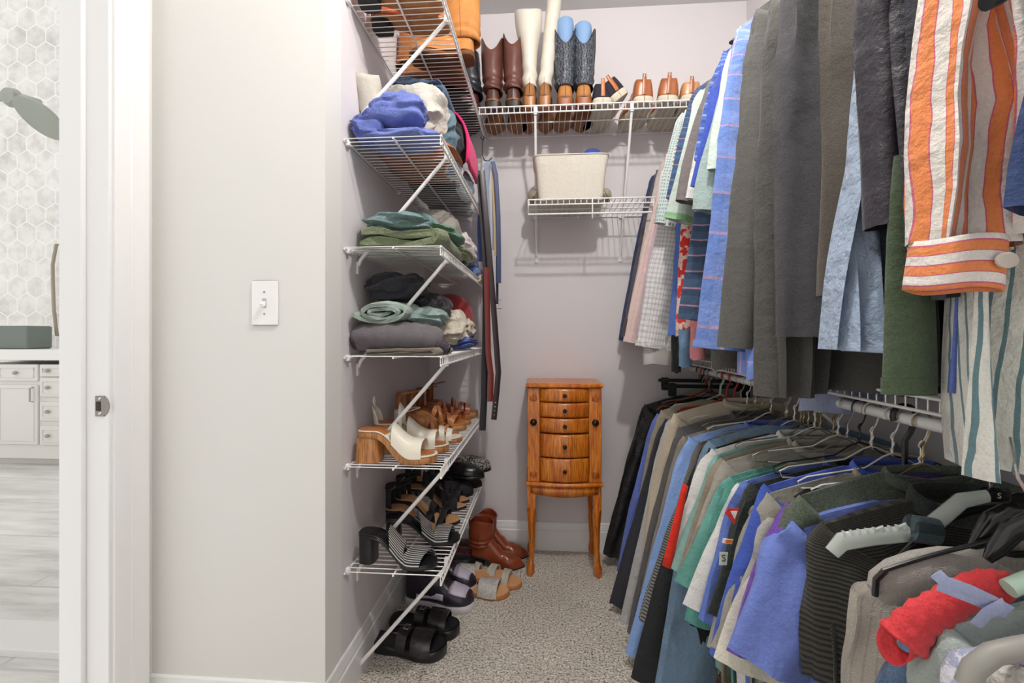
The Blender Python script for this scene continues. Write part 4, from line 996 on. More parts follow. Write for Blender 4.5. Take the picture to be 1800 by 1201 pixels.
belt('navy belt looped widest at the right of the hanging belts', simple('navy_belt', '27365f', .5), [(866, 284), (872, 310), (876, 380), (877, 440), (877, 498)], .020, bY-.02)
belt('tan cloth belt loop inside the navy one', simple('tan_belt', 'b49b73', .6), [(866, 288), (868, 340), (870, 400), (871, 450)], .012, bY-.01)
belt('black leather belt hanging straight to a square end, longest of all', BK_, [(843, 300, .0), (850, 400), (854, 470), (853, 600), (851, 700), (848, 757)], .030, bY-.03)
belt('dark brown leather belt with punched holes at its tip', simple('dark_brown_belt', '2a1a1e', .35), [(847, 300), (856, 400), (866, 520), (872, 600), (876, 655), (873, 690), (868, 738)], .026, bY-.05, holes=4)
belt('red brown leather belt ending in a bright pointed tip', simple('red_brown_belt', '6e2018', .3), [(855, 470), (857, 560), (858, 620), (863, 660), (862, 706)], .026, bY-.06)
belt('blue stretch belt folded short behind the black one', simple('blue_belt', '44558e', .6), [(846, 350), (843, 400), (843, 460)], .024, bY+.02)
bk = belt('slim black belt with a square chrome buckle at mid height', BK_, [(872, 300), (874, 420), (874, 535)], .012, bY+.03, buckle=2)
hk = empty('belt_hook', W(848, 250, bY), 0, 'dark metal hook hanging from the shelf corner, carrying the belts', 'hook')
MB().tube([(0, 0, .012), (-.008, 0, .022), (0, 0, .032), (.008, 0, .022), (.0, 0, .0), (0, 0, -.06), (.01, 0, -.085), (.03, 0, -.088), (.044, 0, -.075)], .0028, 8).build('wire_hook', simple('dark_metal', '35322f', .35, .8), hk)
q = W(845, 235, bY)
# ================================================================ FOLDED CLOTHES
def crumple(name, label, mat, c, size, seed=0, amp=.22, flat=True, group=None, rz=0, nlat=44, nlon=64, e=.75, ridge=1.0, cat=None):
    """a rumpled garment heaped on a shelf: c = centre of its base"""
    def Q(i, j):
        v = math.pi*i/(nlat-1); u = 2*math.pi*j/nlon
        f = lambda t: math.copysign(abs(t)**e, t)
        d = Vector((f(math.cos(u))*f(math.sin(v)), f(math.sin(u))*f(math.sin(v)), -math.cos(v)))
        q = d*1.7+Vector((seed*3.1, seed*1.3, seed*.7)); w = noise.noise_vector(q*.8)*.6
        dr = Vector((math.cos(seed*2.3)*.7, math.sin(seed*2.3)*.7, 1.1)).normalized(); ph = d.dot(dr)*4.2+2.6*noise.noise(d*1.25+Vector((seed, 0, seed)))+seed; rd = 1-2.1*abs(math.sin(ph))**1.4; ph2 = d.dot(dr.cross(Vector((1, .3, 0))))*5.5+3.0*noise.noise(q*.9)+rd; rd2 = 1-2.0*abs(math.sin(ph2))
        k = 1+amp*(ridge*.36*rd+.17*rd2*ridge*(.4+noise.noise(q*.6))-.1)+.22*noise.noise(q*.55)
        p = Vector((d.x*size[0]/2*k, d.y*size[1]/2*k, (d.z*.5*k+.5)*size[2]))
        if flat and p.z < .004: p.z = .003+.003*abs(rd2)
        return p
    mb = MB(); mb.grid(Q, nlat, nlon, cj=True, uv=lambda i, j: (j/nlon*size[0]*2, i/nlat*size[2]*3))
    o = mb.build(name, mat, None, angle=80); o.location = c; o.rotation_euler = (0, 0, rz)
    return tag(o, label, cat or name.replace('_', ' '), group)
def folded(name, label, mat, c, w, d, h, layers=3, seed=0, crump=.010, group=None, rz=0, along='x', cat=None, droop=0, spiral=False):
    """a garment folded over on itself, lying on c; the fold ends face the near side"""
    t = h/layers; cl = []
    if spiral:
        turns = layers*.5+.5; n = 46; 
        for i in range(n):
            a = turns*2*math.pi*i/(n-1); k = 1-i/(n-1)*.88
            cl.append((math.cos(a+math.pi)*(w/2-t*.4)*(k**.7), h/2+math.sin(a+math.pi)*(h/2-t*.3)*k))
        tt = t*.30
    else:
        tt = t*.46
        for l in range(layers):
            z = t*(l+.5); xs = [-w/2+t*.7+(w-1.4*t)*i/7 for i in range(8)]
            if l % 2: xs = xs[::-1]
            cl += [(x, z+.12*t*math.sin(x*40+seed+l)) for x in xs]
            if l < layers-1:
                sx = 1 if l % 2 == 0 else -1; xe = xs[-1]
                for a in (-50, 0, 50): cl.append((xe+sx*t*.62*math.cos(R(a)), t*(l+1)+t*.5*math.sin(R(a))))
    n = len(cl); L_, R__ = [], []
    for i in range(n):
        a, b = cl[max(0, i-1)], cl[min(n-1, i+1)]; dx, dz = b[0]-a[0], b[1]-a[1]; m_ = math.hypot(dx, dz) or 1
        nx, nz_ = -dz/m_, dx/m_; q = tt*(.9 if 0 < i < n-1 else .5)
        L_.append((cl[i][0]+nx*q, cl[i][1]+nz_*q)); R__.append((cl[i][0]-nx*q, cl[i][1]-nz_*q))
    sec = L_+R__[::-1]; k = len(sec); NY = 18
    def Q(i, j):
        y = -d/2+d*i/(NY-1); x, z = sec[j]; e = 1-.10*(abs(2*y/d)**8)
        v = Vector((x, y, z)); q = v*7+Vector((seed*5.1, seed, seed*2)); nn = noise.noise_vector(q)
        r = 1-2*abs(noise.noise(q*1.6)); zz_ = z*e+nn.z*crump*(.3+z/h)+r*crump*.6*(z/h)
        p = Vector((x*e+nn.x*crump*1.3, y+nn.y*crump+(.012*math.sin(j*.9+seed) if i in (0, NY-1) else 0), max(.001, zz_)))
        if droop: p.z -= droop*max(0, (p.x-w*.25))*2
        return p
    mb = MB(); mb.grid(Q, NY, k, cj=True, uv=lambda i, j: (j*.01, i/NY*d)); mb.add([Q(0, j) for j in range(k)], [tuple(range(k))]); mb.add([Q(NY-1, j) for j in range(k)], [tuple(range(k))])
    o = mb.build(name, mat, None, angle=70); o.location = c; o.rotation_euler = (0, 0, rz+(R(90) if along == 'y' else 0))
    return tag(o, label, cat or name.replace('_', ' '), group)
FG = None
Z2, Z3, Z4, Z5, Z6 = [z+.0035 for z in SHZ[1:]]; Z1 = SHZ[0]+.0035
hood = F('cornflower_hoodie', '6a79bd', crease=.7)
# second shelf
crumple('folded_shirt', 'rust brown folded garment seen from below through the second shelf', F('rust_brown', 'b5673f', crease=1), (-.44, 1.62, Z2), (.27, .40, .085), 11, .16, cat='folded clothes')
crumple('hoodie', 'cornflower blue hoodie bundled highest at the near end of the second shelf', hood, (-.462, 1.39, Z2+.045), (.185, .17, .120), 3.3, .24, cat='hoodie', flat=False)
crumple('hoodie', 'cornflower blue sleeve bundle spilling at the wall side of the second shelf', F('cornflower_dark', '616fb2', crease=.7), (-.545, 1.375, Z2), (.105, .13, .115), 5.1, .28, cat='hoodie')
crumple('folded_shirt', 'periwinkle layer lying under the bundled hoodie on the second shelf', F('periwinkle_layer', '7280c0', crease=.7), (-.45, 1.40, Z2), (.23, .17, .05), 8.8, .2, cat='folded clothes')
crumple('sweater', 'cream knit sweater draped behind the blue hoodie', F('cream_knit', 'ddd8cd', crease=.8, weave=.9), (-.435, 1.50, Z2+.05), (.225, .18, .215), 6.2, .26, cat='sweater', flat=False)
wb = MB(); wb.grid(lambda i, j: ((.032+.010*i/9+.004*math.sin(3*2*math.pi*j/24+i))*math.cos(2*math.pi*j/24), (.030+.008*i/9)*math.sin(2*math.pi*j/24), .15*i/9+.008*math.sin(2*math.pi*j/24*2)), 10, 24, cj=True)
o = wb.build('boot_shaft_cloth', F('cream_felt', 'd5cfc2', weave=.8), None, solid=.004, angle=80); o.name = 'rolled_sock'; o.location = (-.556, 1.44, Z2+.10); o.rotation_euler = (R(6), R(-10), 0); tag(o, 'open cream rolled cloth standing at the wall behind the shelf brace', 'sock')
folded('jeans', 'dark slate blue jeans folded on top of the cream sweater', F('slate_jeans', '4c6078', ('heather', '5d7290', 200), weave=.8), (-.44, 1.60, Z2+.235), .19, .17, .06, 3, 2, .012, cat='jeans')
crumple('folded_shirt', 'washed teal denim shirt under the slate jeans', F('teal_denim', '66808c', crease=.8), (-.40, 1.655, Z2+.08), (.17, .18, .20), 4.4, .2, cat='folded clothes', flat=False)
crumple('folded_shirt', 'black folded garment near the outer edge of the second shelf', F('soft_black', '26262c', crease=.7), (-.37, 1.74, Z2+.06), (.13, .19, .19), 9.1, .2, cat='folded clothes', flat=False)
pk = MB(); pk.grid(lambda i, j: (.085*math.sin(math.pi*.62*i/14)+.002*math.sin(j), -.12+.26*j/11+.004*math.sin(i), .17*math.cos(math.pi*.55*i/14)+.003*math.sin(j*1.4)), 15, 12)
o = pk.build('pink_top', F('hot_pink', 'ee2f78'), None, solid=.008); o.location = (-.375, 1.80, Z2+.095); tag(o, 'hot pink top arching at the outer edge of the second shelf', 'top')
crumple('folded_shirt', 'white and blue bundle pressed against the front rail of the second shelf', F('white_blue_bundle', 'dfe2e6', ('blotch', 14, .56, '7f93bb'), crease=.8), (-.345, 1.66, Z2), (.075, .22, .10), 2.6, .25, cat='folded clothes')
crumple('folded_shirt', 'ice blue fold at the outer far part of the second shelf', F('ice_fold', 'b9c9da', crease=.8), (-.345, 1.93, Z2), (.07, .20, .11), 7.7, .2, cat='folded clothes')
for k, (y, lb, c_) in enumerate([(1.94, 'dark grey folded trousers in the middle of the second shelf', '3b3c40'), (2.15, 'charcoal folded stack at the far end of the second shelf', '2f3236')]):
    folded('folded_trousers', lb, F('dark_fold_%d' % k, c_, crease=.8), (-.465, y, Z2), .20, .19, .10, 4, k+5, .007, cat='folded clothes')
# third shelf
olive = F('olive_cargo', '7a8466', crease=.7); tealp = F('dusty_teal', '738c8c', crease=.7); green = F('jade_green', '6e937d', crease=.7)
folded('folded_trousers', 'olive green trousers folded flat at the near end of the third shelf', olive, (-.447, 1.47, Z3), .27, .32, .056, 2, 3, .013, cat='trousers')
crumple('folded_trousers', 'olive trouser leg bunched at the outer edge behind the flat fold', F('olive_light', '8b9372', crease=.7), (-.355, 1.75, Z3+.01), (.12, .24, .075), 3.9, .24, cat='trousers', flat=False)
crumple('folded_shirt', 'dusty teal garment rolled over the olive trousers by the wall', tealp, (-.475, 1.43, Z3+.058), (.20, .20, .062), 2.2, .30, cat='folded clothes', flat=False)
folded('folded_shirt', 'dusty teal folded shirt topmost on the third shelf pile', F('teal_top', '7a9492', crease=.7), (-.46, 1.56, Z3+.088), .19, .24, .05, 2, 7, .014, cat='folded clothes')
crumple('folded_shirt', 'jade green shirt bulging to the outer edge of the third shelf', green, (-.385, 1.62, Z3+.056), (.16, .30, .072), 6.6, .24, cat='folded clothes', flat=False)
crumple('folded_sweater', 'smooth stone grey sweater at the back of the third shelf', F('stone_sweater', 'a39d94', weave=.6), (-.455, 1.76, Z3), (.25, .26, .235), 1.3, .07, cat='sweater')
crumple('folded_shirt', 'pale pink and white fold at the outer edge of the third shelf', F('pink_white', 'd8c8c8', ('ramp', 1, .03, [(0, 'dccfcf'), (.8, 'ece9e6')]), crease=.7), (-.35, 1.92, Z3+.05), (.10, .24, .12), 5.5, .2, cat='folded clothes', flat=False)
crumple('folded_shirt', 'dark navy bundle under the olive leg at the outer edge', F('ink_navy', '2e3448', crease=.7), (-.35, 1.80, Z3), (.085, .18, .06), 8.2, .24, cat='folded clothes')
folded('jeans', 'light denim folded at the far outer corner of the third shelf', F('light_denim', '6d88b8', crease=.7), (-.365, 2.12, Z3), .12, .22, .075, 3, 9, .007, cat='jeans')
crumple('folded_shirt', 'cream lace bit hanging over the outer far corner of the third shelf', F('cream_bit', 'ddd0bd', crease=.9), (-.300, 2.10, Z3-.03), (.045, .10, .055), 6.4, .25, cat='folded clothes', flat=False)
folded('folded_shirt', 'orange red garment lowest at the far end of the third shelf', F('orange_red', 'c9492a', crease=.7), (-.475, 2.13, Z3), .19, .22, .05, 2, 4, .008, cat='folded clothes')
# fourth shelf
purpg = F('plum_grey', '6a6468', crease=.3)
pgr = empty('folded_trousers', (-.45, 1.375, Z4), 0, 'plum grey trousers rolled along the near edge of the fourth shelf', 'trousers')
crumptube(purpg, [(-.135, .03, .050), (-.10, .0, .052), (0, -.008, .056), (.09, 0, .050), (.125, .01, .038)], [(0, .028), (.12, .042), (.5, .045), (.85, .040), (1, .028)], 'roll', ridg=.035, parent=pgr, seed=4, flat=1.25)
crumple_end = crumptube(F('plum_dark', '453d4a', crease=.5), [(-.150, -.02, .035), (-.125, -.01, .045), (-.11, .02, .045)], [(0, .015), (.5, .034), (1, .030)], 'waistband', ridg=.12, parent=pgr, seed=2, flat=1.1)
crumptube(F('plum_dark', '453d4a', crease=.5), [(.105, 0, .032), (.13, .0, .022), (.155, 0, .014)], [(0, .030), (.5, .026), (1, .010)], 'hem', ridg=.12, parent=pgr, seed=6, flat=1.3)
folded('folded_shirt', 'thin taupe garment with layered folds under the plum grey roll', F('taupe_layer', '8a8074', crease=.7), (-.43, 1.42, Z4-.001), .24, .22, .020, 2, 8, .004, cat='folded clothes')
folded('folded_trousers', 'mint grey trousers rolled with open spiral end on the fourth shelf', F('mint_grey', 'a5b5aa', crease=.5), (-.495, 1.43, Z4+.092), .195, .20, .082, 4, 5, .010, cat='trousers', spiral=True)
crumple('folded_trousers', 'mint grey trouser tail trailing to the right of the roll', F('mint_tail', '93a8a4', crease=.7), (-.40, 1.48, Z4+.085), (.14, .18, .07), 5.8, .2, cat='trousers', flat=False)
crumple('folded_trousers', 'black trousers bunched topmost near the wall on the fourth shelf', F('washed_black', '33333a', crease=.6), (-.495, 1.50, Z4+.17), (.21, .22, .10), 7.3, .3, cat='trousers', flat=False)
crumple('folded_trousers', 'black satin garment between the mint roll and cream bundle', F('satin_black', '2b292e', rough=.5, crease=.6), (-.405, 1.60, Z4+.10), (.14, .20, .11), 2.9, .25, cat='trousers', flat=False)
crumple('folded_shirt', 'cream crumpled blouse at the outer edge of the fourth shelf', F('cream_blouse', 'd9d1bf', crease=1), (-.375, 1.72, Z4+.03), (.14, .22, .135), 4.9, .3, cat='folded clothes', flat=False)
crumple('folded_shirt', 'brown and cream camouflage print bundle on the fourth shelf', F('camo_print', 'b7a88f', ('camo', 26, [(0, '5f5240'), (.42, 'c9bca4'), (.55, 'e4dccb'), (.66, '6e5f48')]), crease=.9), (-.355, 1.92, Z4+.025), (.11, .18, .105), 8.5, .3, cat='folded clothes', flat=False)
crumple('folded_shirt', 'bright blue cloth heaped at the far outer end of the fourth shelf', F('bright_blue', '5f74c4', crease=.8), (-.365, 1.84, Z4), (.16, .24, .055), 3.6, .3, cat='folded clothes')
# burgundy cap
cp = empty('baseball_cap', (-.435, 2.04, Z4+.095), R(-35), 'burgundy red cap resting at the far end of the fourth shelf', 'cap')
redc = F('burgundy_cap', '9a3238', crease=.2)
MB().lathe([(.105, 0), (.106, .03), (.100, .07), (.085, .11), (.055, .14), (.02, .152), (0, .154)], (0, 0, 0), 28, sx=1.0, sy=1.12).build('crown', redc, cp)
mb = MB(); mb.grid(lambda i, j: ((.095+.075*i/5)*math.sin(R(-52+104*j/14)), -(.11+.055*i/5)*math.cos(R(-52+104*j/14))-.0, .004-.018*(i/5)-.0*j), 6, 15); mb.build('brim', redc, cp, solid=.004)
for k in range(6):
    a = k*math.pi/3; MB().tube([(.1065*math.cos(a)*math.cos(p), .119*math.sin(a)*math.cos(p), .154*math.sin(p)) for p in [R(5+15*q_) for q_ in range(6)]], .0012, 5).build('seam', redc, cp)
folded('folded_trousers', 'dark navy trousers folded beneath the burgundy cap', F('navy_fold', '31384c', crease=.6), (-.46, 2.09, Z4), .22, .26, .09, 3, 12, .007, cat='trousers')

# ================================================================ SHOES
OUT = [(0, .0), (.010, .42), (.04, .62), (.12, .72), (.22, .68), (.38, .62), (.52, .74), (.66, .95), (.76, 1.0), (.86, .93), (.93, .74), (.975, .45), (1, .0)]
OUTP = [(0, .0), (.015, .36), (.05, .56), (.12, .66), (.22, .66), (.38, .58), (.52, .74), (.66, .95), (.74, 1.0), (.84, .82), (.92, .5), (.97, .25), (1, .0)]
def cosd(n): return [(1-math.cos(math.pi*i/(n-1)))/2 for i in range(n)]
def plate(name, mat, parent, L, Wd, z0, z1, out=OUT, n=32, grow=0, side=1, sub=None):
    """sole slab between heights z0(t) and z1(t); y from heel 0 to toe L"""
    ts = cosd(n)
    def sec(i, j):
        t = ts[i]; w = interp(out, t)*Wd/2; y = -grow+(L+2*grow)*t; w = max(w, .0008)+grow*(w > .001); cx = side*.006*math.sin(t*math.pi*1.3)
        a, b = z0(t), z1(t); r_ = min(.003, (b-a)*.3)
        P = [(-w+r_, a), (w-r_, a), (w, a+r_), (w, b-r_), (w-r_, b), (-w+r_, b), (-w, b-r_), (-w, a+r_)]
        return (cx+P[j][0], y, P[j][1])
    mb = MB(); mb.grid(sec, n, 8, cj=True); return mb.build(name, mat, parent, angle=45)
def band(name, mat, parent, L, Wd, zt, t0, t1, h, skew=0, th=.003, n=16, out=OUT, side=1, m_=6, low=0, gather=0):
    """a strap arching over the foot from side to side"""
    def Q(i, j, o_):
        s_ = i/(n-1); a = math.pi*s_; t = t0+(t1-t0)*j/(m_-1)+skew*(s_-.5); t = min(max(t, .02), .97)
        w = interp(out, t)*Wd/2+.001+o_; z = zt(t)-low*(1 if s_ in (0, 1) else 0); x = -w*math.cos(a); x = math.copysign(abs(x/w)**.8*w, x)
        return (x+side*.006*math.sin(t*math.pi*1.3), L*t, z-.004*(s_ in (0, 1))+(h+o_)*(math.sin(a)**.75)*(1-.12*abs(j/(m_-1)-.0))+gather*math.sin(j*2.4+s_*3))
    mb = MB(); rows = [(i, j, 0) for j in range(m_) for i in [0]]
    def P(i, j):
        k = j if j < m_ else 2*m_-1-j
        return Q(i, k, th if j < m_ else 0)
    mb.grid(P, n, 2*m_, cj=True, uv=lambda i, j: (i/n*.12, j*.006)); return mb.build(name, mat, parent, angle=60)
def block(name, mat, parent, L, Wd, H, t=.12, wt=.9, wb=.8, dl=.055, toe=0):
    """heel block from the ground to height H under the heel"""
    mb = MB(); n = 20
    def Q(i, j):
        k = i/7; a = 2*math.pi*j/n; sx = Wd*.34*(wb+(wt-wb)*k); sy = dl/2*(wb+(wt-wb)*k)
        c, s_ = math.cos(a), math.sin(a)
        return (sx*math.copysign(abs(c)**.6, c), L*t+sy*math.copysign(abs(s_)**.6, s_)+toe*(1-k), H*k)
    mb.grid(Q, 8, n, cj=True); mb.add([Q(0, j) for j in range(n)], [tuple(range(n))]); mb.add([Q(7, j) for j in range(n)], [tuple(range(n))]); return mb.build(name, mat, parent, angle=40)
def shoe(name, label, cat, loc, rz, group=None, rx=0, ry=0):
    e = empty(name, loc, 0, label, cat, group); e.rotation_euler = (rx, ry, rz); return e
def heel_curve(H, tf=.0):     # footbed height along t for a heel H
    return lambda t: tf+H*(1-sm(.22, .68, t))
def leather(name, c, rough=.35, var=.12, bump=.12): return simple(name, c, rough, bump=bump, bscale=45, var=var, coat=.1)
def mule(label, loc, rz, cream, woodm, side=1, slingback=False, H=.072, group=None):
    s = shoe('heeled_mule', label, 'heeled sandal', loc, rz, group); L, Wd = .245, .088
    plat = .022; z = lambda t: plat+H*(1-sm(.25, .72, t))
    zb = lambda t: (0 if t > .62 else (H+.0)*(1-sm(.25, .62, t)))
    plate('platform', woodm, s, L, Wd, lambda t: zb(t), lambda t: z(t), side=side)
    plate('insole', cream, s, L, Wd, lambda t: z(t), lambda t: z(t)+.004, side=side, grow=.001)
    plate('footbed', simple('tan_footbed', 'b06a35', .45, var=.1, bump=.1), s, L*.97, Wd*.88, lambda t: z(t)+.004, lambda t: z(t)+.006, side=side)
    block('heel', woodm, s, L, Wd, H+.002, .13, 1.15, 1.3, .062)
    band('vamp', cream, s, L, Wd, z, .46, .84, .052, 0, .003, side=side, out=OUT, m_=12)
    if slingback:
        mb = MB(); mb.grid(lambda i, j: ((.029+.003*j/5)*math.cos(R(200+140*i/14)), .03+.034*math.sin(R(200+140*i/14))+.006*j/5*-1, z(0)+.062*j/5*(.4+.6*math.sin(math.pi*i/14)**.6)), 15, 6); mb.build('heel_counter', cream, s, solid=.003)
        MB().tube([(0, -.004, z(0)+.055), (-.008, -.006, z(0)+.075), (.0, -.006, z(0)+.088), (.008, -.006, z(0)+.075)], .003, 6, closed=True).build('pull_loop', cream, s)
        for kk, (t_, hh) in enumerate(((.34, .075),)):
            band('ankle_strap', cream, s, L, Wd*.9, z, t_, t_+.05, hh, .0, .003, side=side)
    return s
creaml = leather('cream_leather', 'e3dccb', .45, .04); woodh = wood('stacked_heel_wood', 'a86a34', 'c98f55', 1.5, .45)
def rzx(d): return R(-90+d)          # toe towards +X
mule('cream open toe mule with wooden block heel, nearest on the fifth shelf', (-.575, 1.365, Z5), rzx(-1), creaml, woodh)
mule('cream slingback with white heel counter behind the nearest mule', (-.565, 1.47, Z5), rzx(4), creaml, woodh, slingback=True)
def strappy(label, loc, rz, mat, solem, straps, H=.05, plat=.015, L=.245, Wd=.085, heel=None, ankle=True, side=1, insole=None, pointed=False, group=None, name='strappy_sandal', cat='sandal'):
    s = shoe(name, label, cat, loc, rz, group); out = OUTP if pointed else OUT
    z = lambda t: plat+H*(1-sm(.22, .70, t))
    zb = (lambda t: 0) if heel == 'wedge' else (lambda t: max(0, z(t)-plat if t < .62 else 0))
    if heel == 'wedge': zb = lambda t: (0 if (t < .36 or t > .55) else .008)
    plate('sole', solem, s, L, Wd, zb, z, out, side=side); plate('insole', insole or mat, s, L, Wd, z, lambda t: z(t)+.004, out, side=side)
    if heel == 'block': block('heel', solem, s, L, Wd, H+.001, .11, 1.0, 1.0, .050)
    if heel == 'slim': block('heel', solem, s, L, Wd, H+.001, .09, .7, .42, .045)
    for k, st in enumerate(straps):
        t0, t1, h, sk = st[:4]; band('strap', st[4] if len(st) > 4 else mat, s, L, Wd, z, t0, t1, h, sk, .0028, side=side, out=out)
    if ankle:
        hb = z(.05); an = min(.082, ankle if isinstance(ankle, float) else .07)
        mb = MB(); mb.grid(lambda i, j: (.031*math.cos(R(200+140*i/12)), .040+.040*math.sin(R(200+140*i/12)), hb+an*1.02*j/4), 13, 5); mb.build('heel_counter', mat, s, solid=.003)
        ring = [(.036*math.cos(2*math.pi*i/20), .045+.043*math.sin(2*math.pi*i/20), hb+an+.010*math.sin(2*math.pi*i/20)) for i in range(20)]
        MB().tube(ring, .0065, 6, closed=True, flat=.3, up=(0, 0, 1)).build('ankle_strap', mat, s)
        MB().tube([(.037, .03, hb+an-.008), (.040, .03, hb+an-.008), (.040, .045, hb+an+.008), (.037, .045, hb+an+.008)], .0014, 5, closed=True).build('buckle', CHROME, s)
    return s
tan = leather('tan_leather', 'b9743e', .4); cog = leather('cognac_leather', 'a2552a', .35); raff = simple('cork_wedge', 'b5814e', .7, bump=.4, bscale=150, var=.2)
strappy('cream strapped block heel sandal in the middle of the fifth shelf', (-.545, 1.60, Z5), rzx(8), creaml, woodh, [(.66, .74, .04, .02), (.78, .86, .03, -.02)], heel='block', ankle=.05)
strappy('tan suede strappy heel leaning behind the cream sandals', (-.57, 1.70, Z5), rzx(-4), tan, woodh, [(.56, .62, .052, .14), (.56, .62, .05, -.14), (.72, .78, .04, .06), (.80, .85, .03, 0)], H=.07, heel='block', ankle=.10)
strappy('tan strappy sandal with knotted toe straps on the fifth shelf', (-.565, 1.82, Z5), rzx(4), tan, raff, [(.50, .56, .06, .16), (.50, .56, .058, -.16), (.66, .74, .045, .1), (.76, .84, .035, -.08)], H=.055, plat=.022, heel='wedge', ankle=.12)
strappy('cognac strappy sandal left of the far cork wedge', (-.565, 1.95, Z5), rzx(-2), cog, raff, [(.48, .54, .06, .18), (.48, .54, .058, -.18), (.64, .70, .05, .12), (.74, .82, .036, -.1)], H=.05, plat=.022, heel='wedge', ankle=.13)
strappy('cognac sandal with cork wedge at the far end of the fifth shelf', (-.56, 2.10, Z5), rzx(3), cog, raff, [(.50, .57, .05, .1), (.66, .74, .045, -.1), (.76, .84, .035, .05)], H=.05, plat=.026, heel='wedge', ankle=.10)
# lowest shelf: black heels
blk = leather('black_leather', '17171a', .3, .1); blks = simple('black_suede', '1a1a1d', .85, bump=.3, bscale=200)
strp = F('black_white_pinstripe', '1e1e20', ('ramp', 0, .0065, [(0, '1b1b1d'), (.68, 'c8c6c2')]), rough=.6, crease=.1)
strappy('black block heel mule with white pinstripe bands, nearest on the lowest shelf', (-.575, 1.37, Z6), rzx(-6), blk, blk, [(.40, .60, .045, .12, strp), (.66, .88, .035, -.10, strp)], H=.078, plat=.012, heel='block', ankle=False, L=.25)
strappy('black block heel mule with white pinstripe bands, second from the near end', (-.535, 1.48, Z6), rzx(10), blk, blk, [(.44, .62, .045, .12, strp), (.68, .88, .035, -.10, strp)], H=.078, plat=.012, heel='block', ankle=False, L=.25)
strappy('black ankle strap heel with chrome buckle by the wall on the lowest shelf', (-.565, 1.57, Z6), rzx(2), blks, blk, [(.60, .68, .05, 0), (.76, .84, .035, 0)], H=.075, plat=.012, heel='block', ankle=.11, insole=simple('nude_insole', 'b88d63', .5))
strappy('black ankle strap heel behind the buckled one', (-.56, 1.67, Z6), rzx(-3), blks, blk, [(.56, .64, .052, 0), (.72, .82, .04, 0)], H=.075, plat=.012, heel='block', ankle=.12, insole=simple('nude_insole', 'b88d63', .5))
strappy('black cut out heel with nude lining in the middle of the lowest shelf', (-.56, 1.78, Z6), rzx(5), blks, blk, [(.30, .40, .07, .1), (.44, .52, .065, -.1), (.58, .66, .055, .1), (.70, .86, .04, 0)], H=.08, plat=.010, heel='slim', ankle=.13, insole=simple('nude_insole', 'b88d63', .5), pointed=True)
strappy('black cut out heel with nude lining, farther of the pair', (-.56, 1.88, Z6), rzx(-3), blks, blk, [(.30, .40, .07, .1), (.44, .52, .065, -.1), (.58, .66, .055, .1), (.70, .86, .04, 0)], H=.08, plat=.010, heel='slim', ankle=.12, insole=simple('nude_insole', 'b88d63', .5), pointed=True)

def closed(name, label, cat, loc, rz, mat, solem, L=.27, Wd=.098, H=.055, soleh=.022, heelh=None, open_end=.52, out=OUT, lining=None, pointed=False, toeh=.045, side=1, rx=0, ry=0, group=None, topline=None, heelblock=None, extra=None):
    """closed low shoe: sole, heel, upper with an opening, lining"""
    s = shoe(name, label, cat, loc, rz, group, rx, ry); out = OUTP if pointed else out
    hh = heelh or 0
    z = lambda t: soleh+hh*(1-sm(.2, .55, t))
    plate('sole', solem, s, L, Wd, lambda t: (0 if t > .5 or not hh else (hh*(1-sm(.2, .5, t)))), z, out, grow=.003, side=side)
    if hh: block('heel', heelblock or solem, s, L, Wd, hh+.001, .13, 1.05, 1.0, .065)
    ts = cosd(34); NR = 22
    hk = [(0, H*.80), (.03, H*1.0), (.12, H*1.02), (.30, H*.86), (.45, H*.92), (.55, H*1.04), (.70, max(toeh, H*.75)), (.85, toeh*.85), (.95, toeh*.55), (1, toeh*.25)]
    if topline: hk = topline
    def Q(i, j):
        t = ts[i]; w = max(.001, interp(out, t)*Wd/2); h = interps(hk, t); zb = z(t); op = 1-sm(open_end-.06, open_end, t) if t > .02 else 1
        k = NR//2; cx = side*.006*math.sin(t*math.pi*1.3); half = j < k; jj = (j if half else NR-1-j)/(k-1); sgn = -1 if half else 1
        a = jj*(math.pi/2)
        cl = sm(open_end-.08, open_end+.03, t)
        # open part: wall rises and leans in; closed part: arch
        xo = w*(1.02-.20*jj**2); zo = zb+h*jj
        xc = w*math.cos(a)**.85; zc = zb+h*math.sin(a)**.8
        x = xo*(1-cl)+xc*cl; zz_ = zo*(1-cl)+zc*cl
        y = L*t+(-.004*jj*(1-t)**6 if True else 0)
        return (cx+sgn*x, y, zz_)
    mb = MB(); mb.grid(Q, 34, NR); mb.build('upper', mat, s, angle=60, solid=.0035)
    plate('insole', lining or mat, s, L*.96, Wd*.9, lambda t: z(t)+.002, lambda t: z(t)+.005, out, side=side)
    s['_'] = 0; del s['_']
    return s, z, Q
